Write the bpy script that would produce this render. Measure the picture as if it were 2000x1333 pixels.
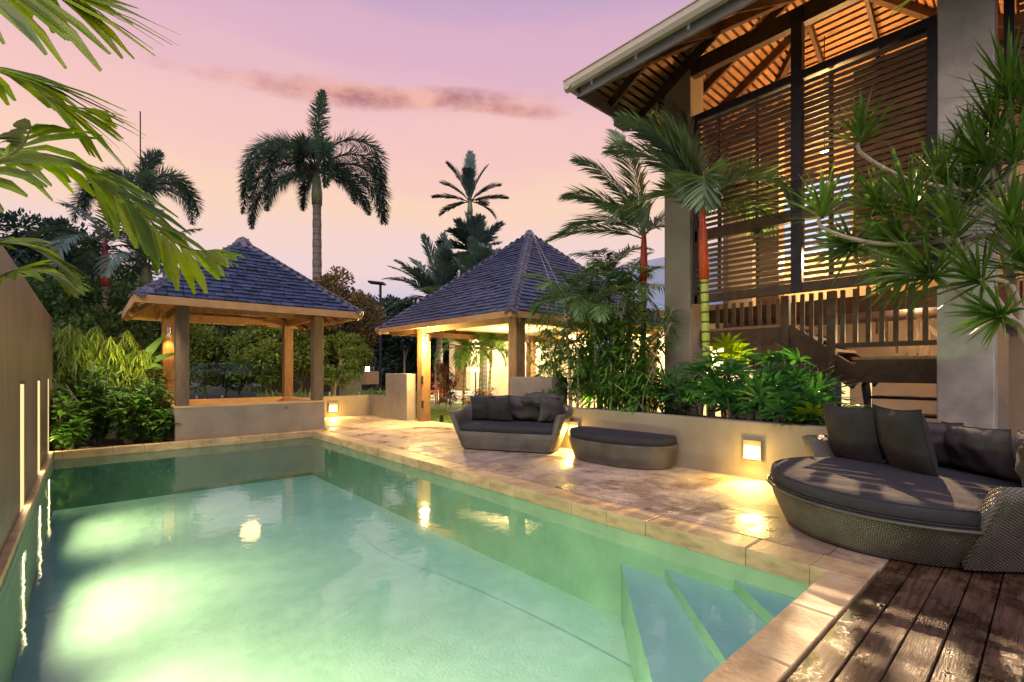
import bpy, math, random
from mathutils import Vector, Matrix, noise as mnoise
R = random.Random(7)
pi = math.pi
# ------------------------------------------------------------------ clean
for o in list(bpy.data.objects):
    bpy.data.objects.remove(o)
scn = bpy.context.scene
COL = scn.collection

# ------------------------------------------------------------------ camera
EYE = 1.25
FOC = 938.0
YAW = math.atan(830 / 938.0)
cam_d = bpy.data.cameras.new('camera')
cam = bpy.data.objects.new('camera', cam_d)
COL.objects.link(cam)
cam.location = (0, 0, EYE)
cam.rotation_euler = (pi / 2, 0, -YAW)
cam_d.sensor_width = 36
cam_d.lens = FOC / 2000 * 36
cam_d.shift_y = (724 - 666.5) / 2000
cam_d.clip_start = 0.05
cam_d.clip_end = 600
scn.camera = cam
FW = Vector((math.sin(YAW), math.cos(YAW), 0))
RT = Vector((math.cos(YAW), -math.sin(YAW), 0))

# ------------------------------------------------------------------ sky
world = bpy.data.worlds.new('World')
scn.world = world
world.use_nodes = True
wn = world.node_tree
for n in list(wn.nodes):
    wn.nodes.remove(n)


def N(nt, t, **kw):
    n = nt.nodes.new(t)
    for k, v in kw.items():
        setattr(n, k, v)
    return n


def math_(nt, op, a, b=None, c=None, clamp=False):
    n = nt.nodes.new('ShaderNodeMath')
    n.operation = op
    n.use_clamp = clamp
    for i, v in enumerate((a, b, c)):
        if v is None:
            continue
        if isinstance(v, (int, float)):
            n.inputs[i].default_value = v
        else:
            nt.links.new(v, n.inputs[i])
    return n.outputs[0]


def ramp(nt, fac, stops, mode='LINEAR'):
    n = nt.nodes.new('ShaderNodeValToRGB')
    cr = n.color_ramp
    cr.interpolation = mode
    while len(cr.elements) > 1:
        cr.elements.remove(cr.elements[-1])
    cr.elements[0].position = stops[0][0]
    cr.elements[0].color = tuple(stops[0][1]) + (1,)
    for p, c in stops[1:]:
        e = cr.elements.new(p)
        e.color = tuple(c) + (1,)
    nt.links.new(fac, n.inputs[0])
    return n.outputs[0]


def mixc(nt, fac, a, b, blend='MIX'):
    n = nt.nodes.new('ShaderNodeMix')
    n.data_type = 'RGBA'
    n.blend_type = blend
    if isinstance(fac, (int, float)):
        n.inputs[0].default_value = fac
    else:
        nt.links.new(fac, n.inputs[0])
    for i, v in ((6, a), (7, b)):
        if isinstance(v, tuple):
            n.inputs[i].default_value = v if len(v) == 4 else v + (1,)
        else:
            nt.links.new(v, n.inputs[i])
    return n.outputs[2]


def s2l(r, g, b):
    f = lambda v: (v / 255 / 12.92) if v / 255 <= .04045 else ((v / 255 + .055) / 1.055) ** 2.4
    return (f(r), f(g), f(b))


tc = N(wn, 'ShaderNodeTexCoord')
sep = N(wn, 'ShaderNodeSeparateXYZ')
wn.links.new(tc.outputs['Generated'], sep.inputs[0])
elev = math_(wn, 'ARCSINE', sep.outputs[2])
ef = math_(wn, 'MULTIPLY', elev, 1 / (pi / 2), clamp=True)
# slow wisps that shift the colour bands
mp = N(wn, 'ShaderNodeMapping')
mp.inputs['Scale'].default_value = (1.2, 1.2, 7)
wn.links.new(tc.outputs['Generated'], mp.inputs[0])
nz = N(wn, 'ShaderNodeTexNoise')
nz.inputs['Scale'].default_value = 1.6
nz.inputs['Detail'].default_value = 5
wn.links.new(mp.outputs[0], nz.inputs[0])
ef2 = math_(wn, 'ADD', ef, math_(wn, 'MULTIPLY', math_(wn, 'SUBTRACT', nz.outputs[0], .5), .09))
skyc = ramp(wn, ef2, [
    (0.0, s2l(168, 176, 212)), (.07, s2l(204, 198, 224)), (.13, s2l(243, 214, 212)), (.20, s2l(252, 214, 190)),
    (.28, s2l(246, 200, 196)), (.36, s2l(224, 180, 200)), (.44, s2l(192, 164, 200)),
    (.60, s2l(140, 140, 200)), (1.0, s2l(96, 112, 190))], 'EASE')
# a long flat dusk cloud, placed by compass bearing and height above the horizon
mp2 = N(wn, 'ShaderNodeMapping')
mp2.inputs['Scale'].default_value = (5, 5, 11)
wn.links.new(tc.outputs['Generated'], mp2.inputs[0])
cn = N(wn, 'ShaderNodeTexNoise')
cn.inputs['Scale'].default_value = 1.5
cn.inputs['Detail'].default_value = 8
cn.inputs['Roughness'].default_value = .62
wn.links.new(mp2.outputs[0], cn.inputs[0])
az = math_(wn, 'ARCTAN2', sep.outputs[0], sep.outputs[1])      # bearing from +Y towards +X


def cloud(az0, el0, ra, re, tilt, amp):
    da = math_(wn, 'SUBTRACT', az, math.radians(az0))
    de = math_(wn, 'SUBTRACT', elev, math.radians(el0))
    de = math_(wn, 'SUBTRACT', de, math_(wn, 'MULTIPLY', da, tilt))
    de = math_(wn, 'ADD', de, math_(wn, 'MULTIPLY', math_(wn, 'SUBTRACT', nz.outputs[0], .5), .05))
    q = math_(wn, 'ADD', math_(wn, 'POWER', math_(wn, 'MULTIPLY', math_(wn, 'ABSOLUTE', da), 1 / math.radians(ra)), 2.0),
              math_(wn, 'POWER', math_(wn, 'MULTIPLY', math_(wn, 'ABSOLUTE', de), 1 / math.radians(re)), 2.0))
    m = math_(wn, 'SUBTRACT', 1.0, q)
    m = math_(wn, 'ADD', m, math_(wn, 'MULTIPLY', math_(wn, 'SUBTRACT', cn.outputs[0], .47), 1.7))
    return math_(wn, 'MULTIPLY', m, amp, clamp=True)


deg = math.degrees(YAW)
cm = math_(wn, 'MAXIMUM', cloud(deg - 15, 28.7, 22, 1.25, .05, .9), cloud(deg - 1, 28.6, 9, 1.1, -.06, .9))
for (a, e, ra, re, t, am) in ((deg + 70, 24, 25, 3, 0, .7), (deg - 95, 27, 22, 3, .02, .7), (deg + 160, 20, 30, 4, 0, .7)):
    cm = math_(wn, 'MAXIMUM', cm, cloud(a, e, ra, re, t, am))
cloudc = mixc(wn, ramp(wn, cn.outputs[0], [(.4, (0, 0, 0)), (.62, (1, 1, 1))]), s2l(244, 182, 160) + (1,), s2l(186, 130, 136) + (1,))
skyc = mixc(wn, cm, skyc, cloudc)
bg = N(wn, 'ShaderNodeBackground')
wn.links.new(skyc, bg.inputs[0])
bg.inputs[1].default_value = 1.0
wo = N(wn, 'ShaderNodeOutputWorld')
wn.links.new(bg.outputs[0], wo.inputs[0])

# ------------------------------------------------------------------ added sun lamp behind the camera, a soft fill that lifts the surfaces
sun_d = bpy.data.lights.new('dusk_fill', 'SUN')
sun_d.energy = 2.3
sun_d.angle = math.radians(50)
sun_d.color = (1, .93, .87)
sun = bpy.data.objects.new('dusk_fill', sun_d)
COL.objects.link(sun)
sun.rotation_euler = Vector((.62, .50, -.85)).to_track_quat('-Z', 'Y').to_euler()

# ------------------------------------------------------------------ exposure
scn.view_settings.view_transform = 'Standard'
scn.view_settings.look = 'None'
scn.view_settings.exposure = 0
scn.view_settings.gamma = 1
scn.view_settings.use_curve_mapping = False
scn.render.engine = 'CYCLES'
scn.cycles.use_denoising = True
scn.cycles.max_bounces = 8
scn.cycles.transparent_max_bounces = 24
scn.cycles.caustics_reflective = False
scn.cycles.caustics_refractive = False
scn.cycles.sample_clamp_indirect = 4


# ------------------------------------------------------------------ survey (photo position -> place, by a known plane)
def ray(x, y):
    k = (x - 1000) / FOC
    return Vector((FW.x + RT.x * k, FW.y + RT.y * k, (724 - y) / FOC))


def atZ(x, y, z=0.0):
    r = ray(x, y)
    t = (z - EYE) / r.z
    return Vector((r.x * t, r.y * t, z))


def atX(x, y, X0):
    r = ray(x, y)
    t = X0 / r.x
    return Vector((X0, r.y * t, EYE + r.z * t))


def atY(x, y, Y0):
    r = ray(x, y)
    t = Y0 / r.y
    return Vector((r.x * t, Y0, EYE + r.z * t))


def atD(x, y, t):
    r = ray(x, y)
    return Vector((r.x * t, r.y * t, EYE + r.z * t))


# ------------------------------------------------------------------ materials
MATS = {}


def mat(name, c1, c2=None, rough=.6, scale=3, detail=4, bump=0, bscale=40, spec=.5, metal=0, stretch=(1, 1, 1), objvar=0,
        c3=None, dirt=0, emis=None, estr=0, bstretch=None, contrast=(.3, .7)):
    m = bpy.data.materials.new(name)
    m.use_nodes = True
    nt = m.node_tree
    b = nt.nodes['Principled BSDF']
    b.inputs['Roughness'].default_value = rough
    b.inputs['Metallic'].default_value = metal
    b.inputs['Specular IOR Level'].default_value = spec
    geo = N(nt, 'ShaderNodeNewGeometry')
    mp = N(nt, 'ShaderNodeMapping')
    mp.inputs['Scale'].default_value = stretch
    nt.links.new(geo.outputs['Position'], mp.inputs[0])
    col = None
    if c2:
        nz = N(nt, 'ShaderNodeTexNoise')
        nz.inputs['Scale'].default_value = scale
        nz.inputs['Detail'].default_value = detail
        nz.inputs['Roughness'].default_value = .6
        nt.links.new(mp.outputs[0], nz.inputs[0])
        st = [(contrast[0], c1), (contrast[1], c2)]
        if c3:
            st = [(contrast[0], c1), (.5, c3), (contrast[1], c2)]
        col = ramp(nt, nz.outputs[0], st)
        if dirt:
            n2 = N(nt, 'ShaderNodeTexNoise')
            n2.inputs['Scale'].default_value = scale * .23
            n2.inputs['Detail'].default_value = 6
            nt.links.new(geo.outputs['Position'], n2.inputs[0])
            f = ramp(nt, n2.outputs[0], [(.35, (1 - dirt,) * 3), (.65, (1, 1, 1))])
            col = mixc(nt, 1.0, col, f, 'MULTIPLY')
    else:
        rgb = N(nt, 'ShaderNodeRGB')
        rgb.outputs[0].default_value = tuple(c1) + (1,)
        col = rgb.outputs[0]
    if objvar:
        oi = N(nt, 'ShaderNodeObjectInfo')
        v = math_(nt, 'MULTIPLY_ADD', oi.outputs['Random'], 2 * objvar, 1 - objvar)
        hs = N(nt, 'ShaderNodeHueSaturation')
        nt.links.new(v, hs.inputs['Value'])
        nt.links.new(col, hs.inputs['Color'])
        col = hs.outputs[0]
    nt.links.new(col, b.inputs['Base Color'])
    if bump:
        mp3 = N(nt, 'ShaderNodeMapping')
        mp3.inputs['Scale'].default_value = bstretch or stretch
        nt.links.new(geo.outputs['Position'], mp3.inputs[0])
        n3 = N(nt, 'ShaderNodeTexNoise')
        n3.inputs['Scale'].default_value = bscale
        n3.inputs['Detail'].default_value = 3
        nt.links.new(mp3.outputs[0], n3.inputs[0])
        bp = N(nt, 'ShaderNodeBump')
        bp.inputs['Strength'].default_value = bump
        bp.inputs['Distance'].default_value = .01
        nt.links.new(n3.outputs[0], bp.inputs['Height'])
        nt.links.new(bp.outputs[0], b.inputs['Normal'])
    if emis:
        b.inputs['Emission Color'].default_value = tuple(emis) + (1,)
        b.inputs['Emission Strength'].default_value = estr
    MATS[name] = m
    return m


def leafmat(name, c1, c2, rough=.4, trans=.35, scale=2.5, var=.25, spec=.5):
    """leaf: a glossy principled face mixed with some light passing through"""
    m = bpy.data.materials.new(name)
    m.use_nodes = True
    nt = m.node_tree
    b = nt.nodes['Principled BSDF']
    out = nt.nodes['Material Output']
    b.inputs['Roughness'].default_value = rough
    b.inputs['Specular IOR Level'].default_value = spec
    geo = N(nt, 'ShaderNodeNewGeometry')
    nz = N(nt, 'ShaderNodeTexNoise')
    nz.inputs['Scale'].default_value = scale
    nz.inputs['Detail'].default_value = 3
    nt.links.new(geo.outputs['Position'], nz.inputs[0])
    w = math_(nt, 'MULTIPLY_ADD', geo.outputs['Random Per Island'], .5, math_(nt, 'MULTIPLY_ADD', nz.outputs[0], 1.2, -.35))
    col = ramp(nt, w, [(0.1, c1), (.85, c2)])
    oi = N(nt, 'ShaderNodeObjectInfo')
    v = math_(nt, 'MULTIPLY_ADD', oi.outputs['Random'], 2 * var, 1 - var)
    hs = N(nt, 'ShaderNodeHueSaturation')
    nt.links.new(v, hs.inputs['Value'])
    nt.links.new(col, hs.inputs['Color'])
    col = hs.outputs[0]
    nt.links.new(col, b.inputs['Base Color'])
    tr = N(nt, 'ShaderNodeBsdfTranslucent')
    tcol = mixc(nt, 1.0, col, (1.2, 1.5, .5, 1), 'MULTIPLY')
    nt.links.new(tcol, tr.inputs[0])
    mx = N(nt, 'ShaderNodeMixShader')
    mx.inputs[0].default_value = trans
    nt.links.new(b.outputs[0], mx.inputs[1])
    nt.links.new(tr.outputs[0], mx.inputs[2])
    nt.links.new(mx.outputs[0], out.inputs[0])
    MATS[name] = m
    return m


def emit(name, c, s):
    m = bpy.data.materials.new(name)
    m.use_nodes = True
    nt = m.node_tree
    nt.nodes.remove(nt.nodes['Principled BSDF'])
    e = N(nt, 'ShaderNodeEmission')
    e.inputs[0].default_value = tuple(c) + (1,)
    e.inputs[1].default_value = s
    nt.links.new(e.outputs[0], nt.nodes['Material Output'].inputs[0])
    MATS[name] = m
    return m


def travertine(name, rot=False, wet=.5):
    m = mat(name, (.34, .25, .19), (.54, .42, .315), rough=.55, scale=2.2, detail=7, stretch=(1, 2.2, 1) if not rot else (2.2, 1, 1),
            bump=.35, bscale=26, objvar=.15, dirt=.3, c3=(.46, .345, .26))
    nt = m.node_tree
    b = nt.nodes['Principled BSDF']
    geo = N(nt, 'ShaderNodeNewGeometry')
    nz = N(nt, 'ShaderNodeTexNoise')
    nz.inputs['Scale'].default_value = 1.3
    nz.inputs['Detail'].default_value = 7
    nz.inputs['Roughness'].default_value = .65
    nz.inputs['Distortion'].default_value = .8
    nt.links.new(geo.outputs['Position'], nz.inputs[0])
    # wet film: smooth where puddled
    r = ramp(nt, nz.outputs[0], [(.36, (.16,) * 3), (.45, (.40,) * 3), (.52, (.68,) * 3)])
    nt.links.new(r, b.inputs['Roughness'])
    old = b.inputs['Base Color'].links[0].from_socket
    dk = ramp(nt, nz.outputs[0], [(.38, (.68, .63, .60)), (.54, (1, 1, 1))])
    # fossil-like dark veins
    n4 = N(nt, 'ShaderNodeTexNoise')
    n4.inputs['Scale'].default_value = 9
    n4.inputs['Detail'].default_value = 5
    n4.inputs['Distortion'].default_value = 1.2
    mp = N(nt, 'ShaderNodeMapping')
    mp.inputs['Scale'].default_value = (2.4, .8, 1)
    nt.links.new(geo.outputs['Position'], mp.inputs[0])
    nt.links.new(mp.outputs[0], n4.inputs[0])
    vn = ramp(nt, n4.outputs[0], [(.34, (.55, .48, .42)), (.42, (1, 1, 1))])
    c = mixc(nt, 1.0, mixc(nt, 1.0, old, dk, 'MULTIPLY'), vn, 'MULTIPLY')
    nt.links.new(c, b.inputs['Base Color'])
    return m


travertine('paver')
mat('coping_stone', (.34, .22, .12), (.62, .46, .26), rough=.5, scale=5, detail=7, stretch=(1, 1, 3), bump=.4, bscale=30, objvar=.1, dirt=.3,
    c3=(.55, .38, .2))
mat('mortar', (.25, .2, .16), (.32, .26, .2), scale=20, rough=.9)


def deckmat():
    m = mat('deck_board', (.03, .016, .009), (.15, .08, .045), rough=.45, scale=6, detail=8, stretch=(.5, 9, 1), bump=.5, bscale=18,
            bstretch=(.6, 9, 1), objvar=.15, dirt=.55)
    nt = m.node_tree
    b = nt.nodes['Principled BSDF']
    geo = N(nt, 'ShaderNodeNewGeometry')
    nz = N(nt, 'ShaderNodeTexNoise')
    nz.inputs['Scale'].default_value = 3.5
    nz.inputs['Detail'].default_value = 8
    nz.inputs['Roughness'].default_value = .7
    nt.links.new(geo.outputs['Position'], nz.inputs[0])
    r = ramp(nt, nz.outputs[0], [(.42, (.12,) * 3), (.5, (.4,) * 3), (.6, (.6,) * 3)])
    nt.links.new(r, b.inputs['Roughness'])
    old = b.inputs['Base Color'].links[0].from_socket
    dk = ramp(nt, nz.outputs[0], [(.42, (.4, .38, .36)), (.52, (1, 1, 1))])
    nt.links.new(mixc(nt, 1.0, old, dk, 'MULTIPLY'), b.inputs['Base Color'])


deckmat()
mat('render_taupe', (.22, .18, .15), (.30, .25, .21), rough=.75, scale=2.5, detail=6, bump=.12, bscale=35, dirt=.14)
mat('render_planter', (.22, .18, .13), (.30, .25, .19), rough=.7, scale=2.0, detail=6, bump=.12, bscale=30, dirt=.12)
mat('render_wall', (.085, .06, .052), (.25, .185, .16), rough=.42, scale=4, detail=9, stretch=(7, 7, .35), bump=.3, bscale=20, dirt=.35)
mat('concrete_column', (.32, .295, .28), (.52, .485, .46), rough=.38, scale=2.6, detail=9, bump=.25, bscale=9, dirt=.25, contrast=(.35, .65))
mat('beige_wall', (.62, .52, .40), (.70, .60, .48), rough=.8, scale=2, bump=.05)
mat('tan_wall', (.40, .28, .17), (.48, .35, .22), rough=.8, scale=2, bump=.05)
mat('timber_warm', (.17, .085, .035), (.32, .175, .08), rough=.55, scale=6, detail=6, stretch=(4, 4, .7), bump=.3, bscale=22, objvar=.1)
mat('timber_grey', (.075, .05, .036), (.135, .095, .07), rough=.6, scale=6, detail=6, stretch=(5, 5, .7), bump=.3, bscale=22, objvar=.12)
mat('timber_dark', (.035, .018, .010), (.085, .045, .025), rough=.5, spec=.3, scale=5, detail=6, stretch=(2, 2, 2), bump=.25, bscale=25, objvar=.2)
mat('timber_black', (.010, .009, .014), (.026, .022, .028), rough=.45, spec=.3, scale=5, bump=.15, bscale=25)
mat('slat_timber', (.085, .040, .018), (.18, .09, .042), rough=.5, spec=.3, scale=5, detail=6, stretch=(3, 1, 3), bump=.25, bscale=25, objvar=.2)
mat('batten', (.22, .105, .045), (.42, .22, .10), rough=.6, scale=5, detail=5, objvar=.15, bump=.2)
mat('fascia', (.36, .20, .085), (.50, .29, .13), rough=.6, scale=4, detail=5, dirt=.25)
mat('shingle', (.018, .028, .065), (.052, .072, .135), rough=.4, scale=9, detail=5, bump=.45, bscale=35, objvar=.32, stretch=(1, 1, 1), spec=.6)
mat('ridge_shingle', (.055, .055, .085), (.13, .125, .16), rough=.55, scale=9, objvar=.3, bump=.4)
mat('gutter_metal', (.52, .47, .36), (.58, .53, .42), rough=.35, scale=3, spec=.6)
mat('grey_paint', (.17, .16, .15), (.20, .19, .175), rough=.5, scale=4)
mat('black_metal', (.02, .02, .022), rough=.35, metal=.3)
mat('steel', (.5, .5, .5), rough=.25, metal=1)
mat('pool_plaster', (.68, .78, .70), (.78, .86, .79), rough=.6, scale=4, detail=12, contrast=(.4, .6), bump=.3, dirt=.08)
mat('step_plaster', (.76, .80, .78), (.84, .88, .86), rough=.6, scale=3, bump=.1)  # paler than the floor: brightness of the shallow treads put into the colour
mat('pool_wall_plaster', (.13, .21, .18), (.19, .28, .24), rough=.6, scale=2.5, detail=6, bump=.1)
mat('soil', (.05, .035, .025), (.10, .07, .05), rough=.9, scale=12, bump=.6, bscale=30)
mat('lawn_base', (.05, .075, .02), (.09, .12, .035), rough=.9, scale=6, bump=.5, bscale=60)
mat('far_ground', (.03, .045, .03), (.05, .06, .04), rough=.9, scale=.5)
mat('cushion', (0.0156, 0.0137, 0.0215), (0.0260, 0.0228, 0.0338), rough=.85, scale=14, detail=5, bump=.25, bscale=240, dirt=.15)
mat('cushion_dark', (0.0104, 0.0097, 0.0123), (0.0195, 0.0182, 0.0215), rough=.9, scale=9, detail=6, bump=.3, bscale=200)
mat('back_cushion', (0.0358, 0.0292, 0.0338), (0.0650, 0.0533, 0.0598), rough=.8, scale=7, detail=6, bump=.3, bscale=120)
mat('bark_grey', (.12, .10, .09), (.23, .20, .18), rough=.8, scale=6, detail=5, bump=.5, bscale=25, stretch=(1, 1, 3))
mat('bark_tan', (.30, .24, .17), (.45, .38, .29), rough=.8, scale=9, detail=5, bump=.5, bscale=40)
mat('crownshaft_red', (.42, .035, .01), (.62, .10, .02), rough=.4, scale=6, stretch=(4, 4, 1))
mat('crownshaft_dkred', (.16, .02, .03), (.26, .04, .05), rough=.4, scale=6)
mat('crownshaft_green', (.10, .13, .07), (.16, .19, .1), rough=.4, scale=4)
mat('cane_green', (.30, .36, .04), (.42, .46, .08), rough=.35, scale=4)
mat('cane_ring', (.05, .05, .02), rough=.6)
mat('white_paint', (.72, .70, .66), (.78, .76, .72), rough=.6, scale=3)
mat('metal_roof', (.42, .52, .68), (.48, .58, .74), rough=.35, scale=2, spec=.6)
mat('cardboard', (.42, .25, .12), (.48, .3, .15), rough=.8)
mat('marble', (.62, .58, .52), (.78, .75, .70), rough=.35, scale=3, detail=8, dirt=.2)
mat('spa_tile', (.48, .30, .13), (.60, .40, .2), rough=.5, scale=4, detail=5, bump=.1)
mat('brown_panel', (.20, .13, .08), (.28, .19, .12), rough=.55, scale=2, detail=4)
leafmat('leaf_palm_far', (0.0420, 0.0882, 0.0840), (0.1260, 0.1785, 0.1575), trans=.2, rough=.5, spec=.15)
leafmat('leaf_palm_mid', (0.0450, 0.1050, 0.0375), (0.1350, 0.2250, 0.0675), trans=.3)
leafmat('leaf_lipstick', (0.0690, 0.1150, 0.0690), (0.1955, 0.2645, 0.1495), trans=.35, rough=.45)
leafmat('leaf_near', (0.0800, 0.1600, 0.0032), (0.3200, 0.3360, 0.0064), trans=.5, rough=.35, scale=3)
leafmat('leaf_rhapis', (0.0168, 0.0770, 0.0252), (0.0700, 0.2100, 0.0490), trans=.25, rough=.3)
leafmat('leaf_bamboo', (0.0435, 0.1232, 0.0174), (0.1450, 0.2755, 0.0508), trans=.35, rough=.4)
leafmat('leaf_shrub', (0.0300, 0.0900, 0.0180), (0.1275, 0.2400, 0.0525), trans=.25, rough=.35)
leafmat('leaf_grass', (0.0810, 0.1620, 0.0162), (0.2700, 0.3375, 0.0405), trans=.4, rough=.5)
leafmat('leaf_dracaena', (0.0272, 0.0853, 0.0116), (0.1318, 0.2170, 0.0348), trans=.3, rough=.3)
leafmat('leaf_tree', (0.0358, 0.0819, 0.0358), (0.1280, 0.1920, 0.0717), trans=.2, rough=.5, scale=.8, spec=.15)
leafmat('leaf_tree_lit', (0.0576, 0.1056, 0.0288), (0.2112, 0.2688, 0.0672), trans=.25, rough=.5, scale=.8, spec=.15)  # lit look put into the colour: brighter, yellower copy of the tree leaf
leafmat('leaf_rust', (0.0750, 0.0675, 0.0300), (0.2400, 0.1500, 0.0825), trans=.2, rough=.5, scale=.9, spec=.15)
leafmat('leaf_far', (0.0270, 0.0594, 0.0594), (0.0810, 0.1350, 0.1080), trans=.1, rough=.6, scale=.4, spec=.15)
leafmat('leaf_red', (.08, .012, .012), (.2, .03, .02), trans=.25, rough=.4)
leafmat('lawn_blade', (.07, .12, .02), (.16, .22, .04), trans=.35, rough=.5)
emit('glow_warm', (1, .74, .32), 5)
emit('glow_strip', (1, .72, .32), 1.35)
emit('glow_white', (1, .95, .85), 22)
emit('glow_window', (.72, .80, 1), 1.05)
emit('glow_bulb', (1, .82, .5), 30)


def wickermat():
    m = bpy.data.materials.new('wicker')
    m.use_nodes = True
    nt = m.node_tree
    b = nt.nodes['Principled BSDF']
    b.inputs['Roughness'].default_value = .42
    tcn = N(nt, 'ShaderNodeTexCoord')
    sp = N(nt, 'ShaderNodeSeparateXYZ')
    nt.links.new(tcn.outputs['UV'], sp.inputs[0])
    # basket weave, strands 14 mm: alternate over / under
    u = math_(nt, 'MULTIPLY', sp.outputs[0], 1 / .014)
    v = math_(nt, 'MULTIPLY', sp.outputs[1], 1 / .011)  # pane emits, standing in for the sky seen in it
    cu = math_(nt, 'FLOOR', u)
    par = math_(nt, 'MODULO', cu, 2)
    vv = math_(nt, 'ADD', v, math_(nt, 'MULTIPLY', par, 1.0))
    sv = math_(nt, 'ABSOLUTE', math_(nt, 'SINE', math_(nt, 'MULTIPLY', vv, pi / 2)))
    su = math_(nt, 'ABSOLUTE', math_(nt, 'SINE', math_(nt, 'MULTIPLY', u, pi)))
    h = math_(nt, 'MULTIPLY', math_(nt, 'POWER', su, .5), sv)
    nz = N(nt, 'ShaderNodeTexNoise')
    nz.inputs['Scale'].default_value = 5
    nz.inputs['Detail'].default_value = 5
    geo = N(nt, 'ShaderNodeNewGeometry')
    nt.links.new(geo.outputs['Position'], nz.inputs[0])
    base = ramp(nt, nz.outputs[0], [(.3, (.095, .08, .072)), (.7, (.19, .165, .15))])
    col = mixc(nt, math_(nt, 'MULTIPLY_ADD', h, .75, .25, clamp=True), (.03, .025, .02, 1), base)
    nt.links.new(col, b.inputs['Base Color'])
    bp = N(nt, 'ShaderNodeBump')
    bp.inputs['Strength'].default_value = .9
    bp.inputs['Distance'].default_value = .006
    nt.links.new(h, bp.inputs['Height'])
    nt.links.new(bp.outputs[0], b.inputs['Normal'])
    MATS['wicker'] = m


wickermat()


def watermat():
    m = bpy.data.materials.new('pool_water')
    m.use_nodes = True
    nt = m.node_tree
    nt.nodes.remove(nt.nodes['Principled BSDF'])
    out = nt.nodes['Material Output']
    geo = N(nt, 'ShaderNodeNewGeometry')
    nz = N(nt, 'ShaderNodeTexNoise')
    nz.inputs['Scale'].default_value = 9
    nz.inputs['Detail'].default_value = 3
    nt.links.new(geo.outputs['Position'], nz.inputs[0])
    bp = N(nt, 'ShaderNodeBump')
    bp.inputs['Strength'].default_value = .10
    bp.inputs['Distance'].default_value = .012
    nt.links.new(nz.outputs[0], bp.inputs['Height'])
    fr = N(nt, 'ShaderNodeFresnel')
    fr.inputs[0].default_value = 1.42
    nt.links.new(bp.outputs[0], fr.inputs['Normal'])
    tr = N(nt, 'ShaderNodeBsdfTransparent')
    tr.inputs[0].default_value = (.65, .93, .86, 1)
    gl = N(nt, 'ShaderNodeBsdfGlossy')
    gl.inputs[0].default_value = (.84, .94, 1, 1)  # blue of the reflected sky put into the gloss colour
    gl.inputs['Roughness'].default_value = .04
    nt.links.new(bp.outputs[0], gl.inputs['Normal'])
    mx = N(nt, 'ShaderNodeMixShader')
    nt.links.new(fr.outputs[0], mx.inputs[0])
    nt.links.new(tr.outputs[0], mx.inputs[1])
    nt.links.new(gl.outputs[0], mx.inputs[2])
    nt.links.new(mx.outputs[0], out.inputs[0])
    MATS['pool_water'] = m


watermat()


def glassmat():
    m = bpy.data.materials.new('clear_glass')
    m.use_nodes = True
    nt = m.node_tree
    nt.nodes.remove(nt.nodes['Principled BSDF'])
    out = nt.nodes['Material Output']
    lwt = N(nt, 'ShaderNodeLayerWeight')
    lwt.inputs[0].default_value = .5
    fac = math_(nt, 'MULTIPLY_ADD', math_(nt, 'POWER', lwt.outputs['Facing'], 5.0), .4, .018)
    tr = N(nt, 'ShaderNodeBsdfTransparent')
    tr.inputs[0].default_value = (.90, .95, .93, 1)
    gl = N(nt, 'ShaderNodeBsdfGlossy')
    gl.inputs['Roughness'].default_value = .01
    mx = N(nt, 'ShaderNodeMixShader')
    nt.links.new(fac, mx.inputs[0])
    nt.links.new(tr.outputs[0], mx.inputs[1])
    nt.links.new(gl.outputs[0], mx.inputs[2])
    nt.links.new(mx.outputs[0], out.inputs[0])
    MATS['clear_glass'] = m


glassmat()

# ------------------------------------------------------------------ builders
ROOT = {}   # object name -> world location of its root


def tag(o, label=None, cat=None, group=None, kind=None):
    if label:
        o['label'] = label
    if cat:
        o['category'] = cat
    if group:
        o['group'] = group
    if kind:
        o['kind'] = kind
    return o


def thing(name, label, cat, loc=(0, 0, 0), rz=0, group=None, kind=None):
    o = bpy.data.objects.new(name, None)
    COL.objects.link(o)
    o.location = loc
    o.rotation_euler = (0, 0, rz)
    ROOT[o.name] = Vector(loc)
    return tag(o, label, cat, group, kind)


def rootloc(p):
    while p is not None:
        if p.name in ROOT:
            return ROOT[p.name]
        p = p.parent
    return Vector((0, 0, 0))


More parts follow.
